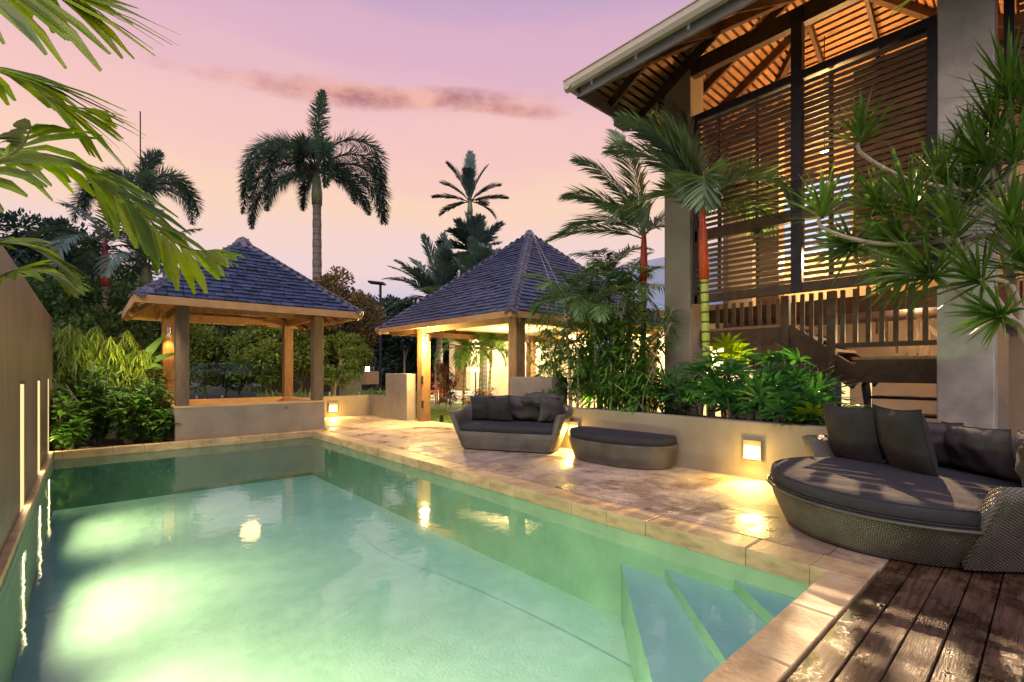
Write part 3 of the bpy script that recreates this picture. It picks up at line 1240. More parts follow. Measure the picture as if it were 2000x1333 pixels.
light('pavilion_inner_down', 'AREA', (8.8, 9.4, 2.28), 60, (1, .68, .3), 1.6, to=(8.8, 9.4, 0))
# gate latch hardware
for z in (.42, 1.02):
    k = MB()
    k.box((6.10, 10.22, z - .09), (6.155, 10.245, z + .09))
    k.build('gate_latch' if z > .8 else 'gate_hinge', 'black_metal', pv)

# ---- low rendered walls behind the patio
lw = thing('low_wall', 'low rendered wall closing the far end of the patio behind the gazebo', 'wall', (5, 12.8, 0))
k = MB()
k.box((1.0, 12.75, -.1), (6.13, 12.95, .56))
k.box((5.95, 11.75, -.1), (6.13, 12.75, .56))
k.build('render', 'render_taupe', lw)
rp = thing('wall_pier', 'tall rendered pier beside the pavilion gate post, glowing orange on its edge', 'pier', (6.05, 11.2, 0))
k = MB()
k.box((5.948, 10.66, -.1), (6.20, 11.80, 1.17))
k.build('render', 'render_taupe', rp, bevel=.01)
# glass fences
gf = thing('glass_fence', 'frameless glass fence standing on the low wall behind the gazebo', 'fence', (3.5, 12.85, .56))
xs = [-.6, .75, 2.1, 3.35, 4.6, 5.9]
for a, b in zip(xs, xs[1:]):
    k = MB()
    k.box((a + .02, 12.84, .60), (b - .02, 12.852, 1.42))
    k.build('glass_panel', 'clear_glass', gf)
    for x in (a + .25, b - .25):
        k = MB()
        k.box((x - .025, 12.82, .56), (x + .025, 12.87, .68))
        k.build('spigot', 'steel', gf)
gf2 = thing('glass_gate_fence', 'clear glass fence on small black feet running from the gate post to behind the sofa', 'fence', (6.5, 9, 0))
for a, b in ((5.95, 7.2), (7.24, 8.55), (8.59, 10.2)):
    k = MB()
    k.box((6.49, a, .06), (6.502, b, 1.22))
    k.build('glass_panel', 'clear_glass', gf2)
    for y in (a + .25, b - .25):
        k = MB()
        k.box((6.46, y - .03, -.02), (6.53, y + .03, .16))
        k.build('spigot', 'black_metal', gf2)
    k = MB()
    k.box((6.485, b + .004, .3), (6.507, b + .03, 1.22))
    k.build('edge_clip', 'steel', gf2)


def wall_light(name, label, c, axis, w=.2, h=.22, group=None, power=20):
    """square shielded wall lamp: box with a lit opening; axis 'x' faces -X, 'y' faces -Y"""
    t = thing(name, label, 'wall lamp', c, group=group)
    cx, cy, cz = c
    k, e = MB(), MB()
    if axis == 'x':
        k.box((cx - .05, cy - w / 2, cz + h * .22), (cx, cy + w / 2, cz + h / 2))
        k.box((cx - .05, cy - w / 2, cz - h / 2), (cx, cy - w / 2 + .012, cz + h * .22))
        k.box((cx - .05, cy + w / 2 - .012, cz - h / 2), (cx, cy + w / 2, cz + h * .22))
        k.box((cx - .05, cy - w / 2 + .012, cz - h / 2), (cx, cy + w / 2 - .012, cz - h / 2 + .01))
        e.box((cx - .035, cy - w / 2 + .014, cz - h / 2 + .012), (cx - .005, cy + w / 2 - .014, cz + h * .21))
        lp, to = (cx - .07, cy, cz), (cx - .35, cy, cz - .5)
    else:
        k.box((cx - w / 2, cy - .05, cz + h * .22), (cx + w / 2, cy, cz + h / 2))
        k.box((cx - w / 2, cy - .05, cz - h / 2), (cx - w / 2 + .012, cy, cz + h * .22))
        k.box((cx + w / 2 - .012, cy - .05, cz - h / 2), (cx + w / 2, cy, cz + h * .22))
        k.box((cx - w / 2 + .012, cy - .05, cz - h / 2), (cx + w / 2 - .012, cy, cz - h / 2 + .01))
        e.box((cx - w / 2 + .014, cy - .035, cz - h / 2 + .012), (cx + w / 2 - .014, cy - .005, cz + h * .21))
        lp, to = (cx, cy - .07, cz), (cx, cy - .35, cz - .5)
    k.build('housing', 'render_planter', t, bevel=.003)
    e.build('diffuser', 'glow_warm', t)
    light('wall_lamp_glow', 'SPOT', lp, power, (1, .68, .16), .05, to=to, spot=165, blend=1)
    light('wall_lamp_wash', 'POINT', (lp[0] - (.10 if axis == 'x' else 0), lp[1] - (.10 if axis != 'x' else 0), lp[2] - .06), 9, (1, .62, .10), .04)
    return t


# ---- planter in front of the house
pl = thing('planter_wall', 'long cream rendered planter wall behind the ottoman', 'planter', (5.85, 3.5, 0))
k = MB()
k.box((5.75, .95, -.1), (5.92, 5.75, .655))
k.build('render', 'render_planter', pl, bevel=.012)
k = MB()
k.box((5.92, .95, -.1), (7.2, 5.75, .55))
k.build('soil_fill', 'soil', pl)
k = MB()
k.box((6.0, 5.76, -.1), (6.42, 6.83, 1.13))
tb = thing('planter_box', 'tall square rendered planter box behind the wicker sofa', 'planter', (6.2, 6.3, 0))
k.build('render', 'render_taupe', tb, bevel=.01)
wall_light('wall_lamp', 'glowing square lamp in the cream planter wall left of the round daybed', (5.75, 2.3, .34), 'x', power=130)
wall_light('wall_lamp', 'square lamp low in the planter wall hidden behind the gap between sofa and ottoman', (5.75, 5.0, .34), 'x', power=120)
wall_light('wall_lamp', 'glowing square lamp in the far low wall beside the gazebo', (4.9, 12.75, .27), 'y', .24, .24, power=130)

# ================================================================== HOUSE PAVILION (right)
hs = thing('timber_pavilion', 'tall two storey timber pavilion with rendered columns, slatted screens and battened ceiling', 'house', (8, 2.2, 0))
HX0, HX1, HY0, HY1, HZ = 5.50, 10.66, -.40, 4.76, 5.5
HAP = Vector((8.08, 2.18, 7.0))
cc = {'SW': Vector((HX0, HY0, HZ)), 'SE': Vector((HX1, HY0, HZ)), 'NE': Vector((HX1, HY1, HZ)), 'NW': Vector((HX0, HY1, HZ))}
# roof sheet
k = MB()
for a, b in (('SW', 'SE'), ('SE', 'NE'), ('NE', 'NW'), ('NW', 'SW')):
    up = Vector((0, 0, .16))
    k.face([cc[a] + up, cc[b] + up, HAP + up])
k.build('roof', 'grey_paint', hs)
k = MB()
for a, b in (('SW', 'SE'), ('SE', 'NE'), ('NE', 'NW'), ('NW', 'SW')):
    k.face([cc[b] + up * .6, cc[a] + up * .6, HAP + up * .6])
k.build('roof_lining', 'timber_dark', hs)
# battens: parallel to each eave, rafters up the slope
Ubt = unit('batten', 0, 'ceiling_batten')
for a, b in (('SW', 'SE'), ('SE', 'NE'), ('NE', 'NW'), ('NW', 'SW')):
    A, B = cc[a], cc[b]
    e = (B - A)
    W = e.length
    e.normalize()
    foot = A + e * ((HAP - A).dot(e))
    s = HAP - foot
    L = s.length
    s.normalize()
    nrm = e.cross(s)
    d = .06
    while d < L - .05:
        f = 1 - d / L
        la = (foot - A).length * f
        lb = (B - foot).length * f
        c0 = foot + s * d + e * ((lb - la) / 2)
        piece('ceiling_batten', Ubt, hs, c0 + nrm * .04, (la + lb - .01, .066, .04), mat3(e, s, nrm))
        d += .104
    nr = 7
    for i in range(1, nr):
        q = A + e * (W * i / nr)
        tmax = min((q - A).length / (foot - A).length, (B - q).length / (B - foot).length, .98)
        beamobj('rafter', q - nrm * .06 + s * .05, q - nrm * .06 + s * (L * tmax), .05, .14, 'timber_dark', hs, up=tuple(nrm))
    beamobj('hip_rafter', A - Vector((0, 0, .03)), HAP - Vector((0, 0, .03)), .09, .2, 'timber_dark', hs)
beamobj('king_post', HAP - Vector((0, 0, .5)), HAP, .16, .16, 'timber_dark', hs, up=(0, 1, 0))
# gutter + fascia
for (p, q) in ((cc['NW'], cc['SW']), (cc['NE'], cc['NW']), (cc['SW'], cc['SE'])):
    d = (q - p).normalized()
    out = d.cross(Vector((0, 0, 1)))
    cen = (cc['SW'] + cc['NE']) / 2
    if (p + q).__mul__(.5).__sub__(cen).dot(out) < 0:
        out = -out
    k = MB()
    prof = [(0, .0), (.04, -.03), (.10, -.025), (.13, .03), (.13, .11), (.145, .115), (.145, .125), (.12, .125), (.12, .03), (.02, .0), (.0, .11)]
    n0 = len(k.v)
    P0 = p - d * .14
    P1 = q + d * .14
    for base in (P0, P1):
        for o_, z in prof:
            k.v.append(tuple(base + out * o_ + Vector((0, 0, z - .02))))
    m_ = len(prof)
    for i in range(m_):
        j = (i + 1) % m_
        k.f.append((i, j, m_ + j, m_ + i))
        k.m.append(0)
    k.f.append(tuple(range(m_)))
    k.f.append(tuple(range(2 * m_ - 1, m_ - 1, -1)))
    k.m += [0, 0]
    k.build('gutter', 'gutter_metal', hs)
    beamobj('fascia', p - out * .03 + Vector((0, 0, -.05)), q - out * .03 + Vector((0, 0, -.05)), .04, .22, 'grey_paint', hs)
    # soffit-side board below
    L = (q - p).length
    n = int(L / .75)
    for i in range(n + 1):
        c = p + d * (.3 + i * .75)
        if (c - p).length > L:
            continue
        beamobj('gutter_bracket', c + out * .0 + Vector((0, 0, -.09)), c + out * .004 + Vector((0, 0, .02)), .03, .03, 'white_paint', hs)
# down pipe elbow at the corner
k = MB()
dp0 = atX(1222, 238, 6.7)
k.tube([(6.55, 4.80, 5.46), (6.55, 4.80, 5.32), (6.62, 4.72, 5.24), (7.0, 4.3, 5.42)], .05, 10)
k.build('downpipe', 'grey_paint', hs, smooth=True)
# rendered columns
for (y0, y1, lab) in ((3.74, 4.19, None), (.41, .86, None)):
    k = MB()
    k.box((7.0, y0, -.1), (7.42, y1, 6.14))
    k.build('column', 'concrete_column' if y0 < 2 else 'render_taupe', hs, bevel=.012)
for (y0, y1) in ((3.74, 4.19), (.41, .86)):
    k = MB()
    k.box((9.3, y0, -.1), (9.72, y1, 5.6))
    k.build('column', 'render_taupe', hs)
# main beam over the columns
beamobj('eave_beam', (7.08, 4.55, 5.93), (7.08, -.2, 5.93), .12, .24, 'timber_dark', hs)
beamobj('eave_beam', (9.6, 4.55, 5.9), (9.6, -.2, 5.9), .12, .24, 'timber_dark', hs)
beamobj('eave_beam', (7.08, 4.30, 5.66), (9.6, 4.30, 5.66), .10, .24, 'timber_dark', hs)
# screen: posts, rails
SX = 7.03
for y, z1 in ((2.25, 6.0),):
    boxobj('screen_post', (SX - .06, y - .065, 2.28), (SX + .06, y + .065, z1), 'timber_black', hs)
for y in (3.66, .90):
    boxobj('screen_post', (SX - .05, y - .04, 2.28), (SX + .05, y + .04, 5.1), 'timber_black', hs)
boxobj('top_rail', (SX - .055, .86, 5.06), (SX + .055, 3.70, 5.16), 'timber_black', hs)
boxobj('middle_rail', (SX - .05, .90, 3.22), (SX + .05, 3.66, 3.38), 'timber_dark', hs)
boxobj('bottom_rail', (SX - .05, .90, 2.28), (SX + .05, 3.66, 2.40), 'timber_dark', hs)
Us = unit('slat_timber', 0, 'slat')
for (a, b) in ((.945, 2.18), (2.32, 3.615)):
    scr = bpy.data.objects.new('slatted_screen', None)
    COL.objects.link(scr)
    scr.parent = hs
    z = 2.44
    while z < 5.04:
        if not (3.19 < z < 3.41):
            tl = Matrix.Rotation(-.25, 3, 'Y')
            piece('slat', Us, scr, (SX + .01, (a + b) / 2, z + R.uniform(-.002, .002)), (.018, b - a, .050), tl)
        z += .078
    for y in (a + .45, b - .3):
        piece('mullion', unit('timber_dark', 0, 'mullion'), scr, (SX + .045, y, 3.74), (.03, .05, 2.6))
# floor slab / landing and ceiling-less room behind
boxobj('upper_floor', (8.0, -.3, 2.05), (10.4, 4.4, 2.28), 'timber_dark', hs)
# room walls behind the screens
k = MB()
k.box((9.75, -1.5, -.1), (9.9, 2.3, 5.35))
k.box((9.75, 2.3, -.1), (9.9, 3.4, 3.3))
k.box((9.75, 2.3, 4.6), (9.9, 3.4, 5.35))
k.box((9.75, 3.4, -.1), (9.9, 4.5, 5.35))
k.build('back_wall', 'tan_wall', hs)
boxobj('window', (9.76, 2.3, 3.3), (9.88, 3.4, 4.6), 'glow_window', hs, label='pale window behind the slats, glowing in place of bright sky')
boxobj('dark_panel', (7.75, .92, 2.75), (7.82, 1.80, 5.3), 'timber_dark', hs)
boxobj('inner_column', (8.5, 3.0, 2.28), (8.75, 3.36, 5.4), 'brown_panel', hs)
# ceiling lantern
ln = thing('pendant_lamp', 'bright bare bulb lamp glowing behind the upper slatted screen', 'lamp', (8.5, 2.35, 4.63))
k = MB()
k.lathe([(.001, .06), (.04, .045), (.055, 0), (.04, -.045), (.001, -.06)], 14, (8.5, 2.35, 4.63))
k.build('bulb', 'glow_bulb', ln, smooth=True)
k = MB()
k.tube([(8.5, 2.35, 4.69), (8.5, 2.35, 6.4)], .008, 6)
k.build('cord', 'black_metal', ln)
light('room_lamp', 'POINT', (8.5, 2.35, 4.5), 210, (1, .55, .18), .12)
light('room_lamp_low', 'POINT', (9.0, 2.9, 3.1), 130, (1, .66, .3), .15)
light('ceiling_uplight', 'AREA', (8.3, 1.9, 5.0), 55, (1, .48, .14), 1.0, to=(8.3, 1.9, 8))
light('stair_lamp', 'POINT', (8.7, 1.3, 1.75), 40, (1, .66, .32), .15)
# ---- stairs behind
stx = 7.3
k = MB()
k.box((stx, 2.42, 1.62), (stx + .06, 3.9, 1.86))
k.build('landing_beam', 'timber_dark', hs)
boxobj('landing_boards', (stx, 2.42, 1.862), (stx + 1.2, 3.9, 1.90), 'timber_warm', hs)
P0 = Vector((stx - .03, 2.46, 1.72))
P1 = Vector((stx - .03, 1.62, 1.12))
for dx in (0, 1.1):
    beamobj('stringer', P0 + Vector((dx, 0, 0)), P1 + Vector((dx, 0, 0)), .06, .26, 'timber_dark', hs, bevel=.004)
for i in range(3):
    t_ = (i + .6) / 3.4
    c = P0.lerp(P1, t_)
    boxobj('tread', (stx - .02, c.y - .15, c.z + .06), (stx + 1.1, c.y + .13, c.z + .10), 'timber_warm', hs)
boxobj('lower_landing', (stx - .05, .86, 1.10), (stx + 1.1, 1.66, 1.38), 'timber_dark', hs)
boxobj('lower_landing_boards', (stx - .06, .86, 1.384), (stx + 1.1, 1.70, 1.42), 'timber_warm', hs)
for y, z0, z1 in ((2.47, 1.58, 2.38), (1.92, 1.22, 2.38)):
    boxobj('newel_post', (stx - .09, y - .05, z0), (stx + .0, y + .05, z1 - .1), 'timber_dark', hs)
# balusters
Ubal = unit('timber_dark', 0, 'baluster')
for i in range(4):
    y = 2.37 - i * .107
    zb = 1.80 - (2.40 - y) * .70
    piece('baluster', Ubal, hs, (stx - .045, y, (zb + 2.28) / 2), (.035, .05, 2.28 - zb))
for i in range(7):
    y = 1.80 - i * .135
    piece('baluster', Ubal, hs, (stx - .045, y, (1.58 + 2.28) / 2), (.035, .05, 2.28 - 1.58))
for i in range(9):
    y = 2.58 + i * .13
    piece('baluster', unit('timber_grey', 0, 'baluster'), hs, (stx + .35, y, 2.1), (.035, .05, .42))
boxobj('balustrade_rail', (stx - .07, .87, 1.54), (stx - .02, 1.87, 1.60), 'timber_dark', hs)
beamobj('balustrade_rail', (stx - .045, 2.42, 1.86), (stx - .045, 1.97, 1.52), .05, .06, 'timber_dark', hs)
# lower stair flight, dark open risers
for i in range(4):
    z = .22 + i * .22
    boxobj('tread', (7.75, .9, z), (8.1, 1.62, z + .03), 'timber_black', hs)
beamobj('stringer', (7.7, 1.66, 1.1), (8.3, 1.66, .0), .05, .2, 'timber_black', hs)
# back stair handrail seen through the balusters
beamobj('handrail', (9.1, 2.1, 3.0), (9.1, .9, 1.5), .05, .06, 'timber_dark', hs)
for i in range(10):
    y = 2.05 - i * .12
    z = 2.95 - i * .15
    piece('baluster', Ubal, hs, (9.1, y, z - .42), (.025, .03, .84))
boxobj('soffit_panel', (8.9, .2, 2.3), (9.72, 1.9, 2.34), 'timber_warm', hs)
# timber paling wall below the stairs
Upl = unit('timber_grey', 0, 'paling')
for i in range(14):
    y = 3.6 - i * .115
    piece('paling', Upl, hs, (8.35, y, .75 + R.uniform(-.02, .02)), (.025, .095, 1.5))
for y, w in ((1.93, .09), (1.66, .05)):
    boxobj('strip_light', (7.9, y - w / 2, .3), (7.93, y + w / 2, 1.08), 'glow_strip', hs)
# end bay right of the big column
boxobj('end_column', (7.46, .05, -.1), (7.75, .33, 1.62), 'brown_panel', hs)
boxobj('marble_wall', (7.5, -1.2, -.1), (7.7, .04, 1.62), 'marble', hs)
beamobj('landing_slab', (7.7, .38, 1.75), (7.7, -1.4, 2.15), .8, .14, 'timber_black', hs)
Uvs = unit('timber_warm', 0, 'vertical_slat')
for i in range(8):
    piece('vertical_slat', Uvs, hs, (7.72, .30 - i * .11, 2.65), (.03, .085, 1.5))
boxobj('end_screen_frame', (7.28, .28, 3.45), (7.36, .36, 5.4), 'timber_black', hs)
for i in range(22):
    piece('slat', Us, hs, (7.34, -.45, 3.5 + i * .078), (.018, 1.4, .05), Matrix.Rotation(-.25, 3, 'Y'))
light('end_bay_lamp', 'POINT', (8.3, -.6, 3.0), 60, (1, .55, .22), .1)
# two flood lamps on the back wall; they throw the balusters and slats across daybed and deck
for nm, c, to in (('flood_lamp', (9.62, 2.02, 3.30), (4.4, .8, .4)), ('flood_lamp', (9.62, 2.9, 4.72), (3.5, .35, .0))):
    fl = thing(nm, 'small black flood lamp on the %s back wall behind the slatted screen' % ('lower' if c[2] < 4 else 'upper'), 'lamp', c)
    boxobj('housing', (c[0] - .04, c[1] - .09, c[2] - .06), (c[0] + .12, c[1] + .09, c[2] + .06), 'black_metal', fl)
    light('flood_beam', 'SPOT', (c[0] - .07, c[1], c[2]), 2100 if c[2] < 4 else 3600, (1, .66, .36), .02, to=to, spot=50, blend=.3)

# second house behind, pale blue metal roof
h2 = thing('back_house', 'long low house with warmly lit beige wall and pale blue metal roof behind the pavilion', 'house', (11.5, 11, 0))
k = MB()
k.box((11.9, 3.6, -.1), (12.1, 17.4, 2.75))
k.box((11.9, 17.4, -.1), (16, 17.6, 2.75))
k.build('wall', 'beige_wall', h2)
k = MB()
k.prism([(11.3, 2.72), (15.5, 4.3), (15.5, 4.36), (11.3, 2.80)], 'y', 3.0, 18.4)
k.build('roof', 'metal_roof', h2)
beamobj('fascia', (11.28, 3.0, 2.75), (11.28, 18.4, 2.75), .03, .16, 'fascia', h2)
beamobj('fascia', (11.28, 18.42, 2.75), (15.5, 18.42, 4.32), .03, .16, 'fascia', h2)
k = MB()
k.prism([(12.0, 3.05), (12.0, 4.40), (15.0, 5.1), (15.0, 4.15)], 'y', 4.0, 9.4)
k.build('roof_gable', 'metal_roof', h2, label='pale blue wedge of roof beside the tall column')
boxobj('door', (11.86, 16.3, .35), (11.9, 17.1, 2.35), 'timber_warm', h2)
boxobj('door_light', (11.84, 16.05, .5), (11.88, 16.25, 2.3), 'glow_strip', h2)
for y0, y1 in ((8.9, 9.6),):
    f = boxobj('window', (11.86, y0 - .06, .9), (11.9, y1 + .06, 2.3), 'white_paint', h2)
    boxobj('pane', (11.85, y0, .96), (11.86, y1, 2.24), 'glow_window', f)
for i in range(4):
    boxobj('step', (10.6 + i * .3, 15.4, -.1), (10.9 + i * .3, 17.3, .06 + i * .11), 'white_paint', h2)
for y, e_ in ((5.2, 300), (7.4, 420), (9.8, 380), (12.6, 240), (15.6, 200)):
    light('house_wash', 'AREA', (11.0, y, 2.5), e_, (1, .74, .40), .5, to=(12.0, y, .9))
cab = thing('cabinet', 'small wooden outdoor cabinet with pale top inside the pavilion', 'cabinet', (10.2, 10.9, 0))
boxobj('body', (10.0, 10.4, -.03), (10.5, 11.2, .72), 'timber_warm', cab)
boxobj('top', (9.98, 10.38, .72), (10.52, 11.22, .76), 'white_paint', cab)

# ---- distant court: light mast, shed
pole = thing('floodlight_pole', 'tall black pole with flat rectangular floodlight head against the sunset', 'light pole', (11.9, 24.2, 0))
k = MB()
k.tube([(11.9, 24.2, -.1), (11.9, 24.2, 5.9)], .07, 8)
k.build('pole', 'black_metal', pole)
k = MB()
M = Matrix.Translation((11.75, 24.3, 5.98)) @ Matrix.Rotation(-YAW, 4, 'Z') @ Matrix.Rotation(math.radians(6), 4, 'Y')
k.box((-.42, -.3, -.05), (.42, .3, .05), 0, M)
k.build('lamp_head', 'black_metal', pole, bevel=.01)
ms = thing('radio_mast', 'thin antenna mast rising above the far left palms', 'mast', tuple(atD(275, 720, 24)))
k = MB()
a = atD(275, 720, 24)
b = atD(274, 218, 24)
k.tube([a, b], .03, 5)
k.build('pole', 'black_metal', ms)
sh = thing('far_shed', 'distant dark shed with a white lamp and a tan crate beyond the glass fence', 'shed', (14, 27, 0))
p = atD(700, 720, 30)
boxobj('wall', (p.x - 5, p.y + 2, -.1), (p.x + 9, p.y + 2.2, 1.9), 'timber_dark', sh)
boxobj('roof', (p.x - 5.2, p.y + 1.2, 1.9), (p.x + 9.2, p.y + 5, 2.0), 'timber_dark', sh)
boxobj('lamp', (p.x - .1 + .9, p.y + .9, 1.2), (p.x + .25 + .9, p.y + 1.1, 1.5), 'glow_white', sh)
q = atD(720, 738, 26)
cr = thing('crate', 'tan cardboard crate beyond the glass fence', 'crate', (q.x, q.y, .4))
boxobj('box', (q.x - .4, q.y - .4, q.z - .35), (q.x + .4, q.y + .4, q.z + .35), 'cardboard', cr)
tk = thing('water_tank', 'pale grey square tank standing beyond the fence', 'tank', (9, 20, 0))
q = atD(676, 745, 21)
boxobj('body', (q.x - .5, q.y - .5, -.1), (q.x + .5, q.y + .5, 1.4), 'concrete_column', tk, bevel=.03)

# ================================================================== FURNITURE
def dpoly(hw, front, back, n=28, sq=2.3, bsq=3.5):
    """closed D-like outline (superellipse halves): local x across, +y front"""
    pts = []
    for i in range(n):
        t = 2 * pi * i / n
        c, s = math.cos(t), math.sin(t)
        e = sq if s >= 0 else bsq
        x = hw * abs(c) ** (2 / e) * (1 if c >= 0 else -1)
        y = (front if s >= 0 else back) * abs(s) ** (2 / e) * (1 if s >= 0 else -1)
        pts.append((x, y))
    return pts


def rings(k, rs, close_top=True, close_bot=False, uvs=True):
    """rs: list of (outline, z); connected with faces, UV = perimeter length / height"""
    n = len(rs[0][0])
    base = len(k.v)
    per = [[0.0] for _ in rs]
    for r, (pts, z) in enumerate(rs):
        for p in pts:
            zz = z(p) if callable(z) else z
            k.v.append((p[0], p[1], zz))
    for r in range(len(rs)):
        pts = rs[0][0]
    acc = [0.0]
    ref = rs[len(rs) // 2][0]
    for i in range(n):
        a, b = ref[i], ref[(i + 1) % n]
        acc.append(acc[-1] + math.hypot(a[0] - b[0], a[1] - b[1]))
    hacc = [0.0]
    for r in range(1, len(rs)):
        a = k.v[base + (r - 1) * n]
        b = k.v[base + r * n]
        hacc.append(hacc[-1] + math.dist(a, b))
    for r in range(len(rs) - 1):
        for i in range(n):
            j = (i + 1) % n
            k.f.append((base + r * n + i, base + r * n + j, base + (r + 1) * n + j, base + (r + 1) * n + i))
            k.m.append(0)
            if uvs:
                k.uv[len(k.f) - 1] = ((acc[i], hacc[r]), (acc[i + 1], hacc[r]), (acc[i + 1], hacc[r + 1]), (acc[i], hacc[r + 1]))
    if close_top:
        top = [base + (len(rs) - 1) * n + i for i in range(n)]
        k.f.append(tuple(top))
        k.m.append(0)
        if uvs:
            k.uv[len(k.f) - 1] = tuple((k.v[i][0], k.v[i][1]) for i in top)
    if close_bot:
        k.f.append(tuple(base + i for i in range(n - 1, -1, -1)))
        k.m.append(0)


def cushion_slab(parent, outline_fn, z0, z1, name='seat_cushion', m='cushion', r=.035, puff=.02):
    k = MB()
    rs = []
    h = z1 - z0
    prof = [(-.03, 0), (-.008, .12), (0, .3), (0, .7), (-.01, .9), (-.035, .99), (-.09, 1.05), (-.25, 1.12), (-.5, 1.16)]
    for d, t in prof:
        rs.append((outline_fn(d), z0 + h * t))
    rings(k, rs, uvs=False)
    o = k.build(name, m, parent, local=True, smooth=True)
    # piping
    p = MB()
    for t in (.12, .93):
        ln_ = [(x, y, z0 + h * t) for x, y in outline_fn(.004 if t < .5 else -.012)]
        ln_.append(ln_[0])
        p.tube(ln_, .006, 5, caps=False)
    p.build('piping', m, o, local=True, smooth=True)
    return o


def pillow(parent, name, m, w, h, t, M, seed=0, wr=.02, n=14):
    """a square cushion: pinched corners, puffed middle, creases"""
    k = MB()
    rr = random.Random(seed)
    off = Vector((rr.uniform(0, 50), rr.uniform(0, 50), 0))
    for side in (1, -1):
        base = len(k.v)
        for i in range(n + 1):
            for j in range(n + 1):
                u = 2 * i / n - 1
                v = 2 * j / n - 1
                pin = 1 - .10 * (1 - (u * u)) * (abs(v) ** 3) 
                pin2 = 1 - .10 * (1 - (v * v)) * (abs(u) ** 3)
                x = u * w / 2 * pin2
                y = v * h / 2 * pin
                b = max(0, (1 - u ** 2) * (1 - v ** 2)) ** .42
                z = side * t / 2 * b
                nn = mnoise.fractal(Vector((u * 1.8, v * 1.8, side * 3)) + off, 1.0, 2.0, 4)
                z += wr * nn * min(1, b * 2)
                k.v.append(tuple(M @ Vector((x, y, z))))
        for i in range(n):
            for j in range(n):
                a = base + i * (n + 1) + j
                q = (a, a + 1, a + n + 2, a + n + 1)
                k.f.append(q if side < 0 else q[::-1])
                k.m.append(0)
    o = k.build(name, m, parent, local=True, smooth=True)
    e = MB()
    edge = []
    for i in range(n + 1):
        edge.append(i * (n + 1))
    for j in range(1, n + 1):
        edge.append(n * (n + 1) + j)
    for i in range(n - 1, -1, -1):
        edge.append(i * (n + 1) + n)
    for j in range(n - 1, -1, -1):
        edge.append(j)
    e.tube([k.v[i] for i in edge], .006, 5, caps=False)
    e.build('piping', m, o, local=True)
    return o


def rotM(loc, rz=0, rx=0, ry=0):
    return Matrix.Translation(loc) @ Matrix.Rotation(rz, 4, 'Z') @ Matrix.Rotation(ry, 4, 'Y') @ Matrix.Rotation(rx, 4, 'X')


def scale_pts(pts, d):
    """offset an outline outwards by d (approx., from the centroid)"""
    cx = sum(p[0] for p in pts) / len(pts)
    cy = sum(p[1] for p in pts) / len(pts)
    out = []
    for x, y in pts:
        r = math.hypot(x - cx, y - cy)
        f = max(.02, (r + d) / r)
        out.append((cx + (x - cx) * f, cy + (y - cy) * f))
    return out


def shell(parent, outer, inner, z0, zf, name='back_shell', m='wicker', a0=-pi, a1=0, n=40, flare=.0, thick=.07):
    """curved wicker back/arms: follows the back part of an outline. outer(t)->(x,y); height zf(t)"""
    k = MB()
    rows = 8
    base = 0
    pr = []
    for i in range(n + 1):
        t = a0 + (a1 - a0) * i / n
        zt = zf(t)
        col = []
        # outside bottom -> top -> inside bottom
        for r in range(rows + 1):
            f = r / rows
            x, y = outer(t, f)
            col.append((x, y, z0 + (zt - z0) * f))
        xo, yo = outer(t, 1.0)
        xi, yi = inner(t, 1.0)
        col.append(((xo * .5 + xi * .5) + (xo - xi) * .15, (yo * .5 + yi * .5) + (yo - yi) * .15, zt + .025))
        for r in range(rows, 1, -1):
            f = r / rows
            x, y = inner(t, f)
            col.append((x, y, z0 + (zt - z0) * f))
        pr.append(col)
    nc = len(pr[0])
    for col in pr:
        k.v.extend(col)
    du = [0.0]
    for i in range(n):
        du.append(du[-1] + math.dist(pr[i][4], pr[i + 1][4]))
    dv = [0.0]
    for r in range(nc - 1):
        dv.append(dv[-1] + math.dist(pr[n // 2][r], pr[n // 2][r + 1]))
    for i in range(n):
        for r in range(nc - 1):
            a = i * nc + r
            k.f.append((a, a + 1, a + nc + 1, a + nc))
            k.m.append(0)
            k.uv[len(k.f) - 1] = ((du[i], dv[r]), (du[i], dv[r + 1]), (du[i + 1], dv[r + 1]), (du[i + 1], dv[r]))
    for i in (0, n):
        f = [i * nc + r for r in range(nc)]
        k.f.append(tuple(f if i else f[::-1]))
        k.m.append(0)
        k.uv[len(k.f) - 1] = tuple((k.v[q][0] + k.v[q][1], k.v[q][2]) for q in (f if i else f[::-1]))
    return k.build(name, m, parent, local=True, smooth=True)


# ---- round daybed (right foreground)
db = thing('round_daybed', 'large round wicker daybed with dark cushions in front of the big grey column', 'daybed', (4.70, .80, 0), math.radians(43))


def dbo(d, hw=.97, fr=.86, bk=.80):
    return lambda: dpoly(hw + d, fr + d, bk + d, 44, 2.1, 2.6)


k = MB()
rings(k, [(dpoly(.73, .76, .70, 44, 2.1, 2.6), 0.012), (dpoly(.78, .79, .73, 44, 2.1, 2.6), .08), (dpoly(.87, .835, .79, 44, 2.1, 2.6), .20),
          (dpoly(.93, .855, .82, 44, 2.1, 2.6), .29), (dpoly(.945, .865, .83, 44, 2.1, 2.6), .305), (dpoly(.90, .82, .79, 44, 2.1, 2.6), .31)])
k.build('base', 'wicker', db, local=True, smooth=True)
k = MB()
ln_ = [(x, y, .30) for x, y in dpoly(.95, .87, .835, 44, 2.1, 2.6)]
k.tube(ln_ + [ln_[0]], .012, 6, caps=False)
k.build('rim', 'wicker', db, local=True, smooth=True)
cushion_slab(db, lambda d: dpoly(.93 + d, .85 + d, .74 + d, 44, 2.1, 2.4), .31, .425)


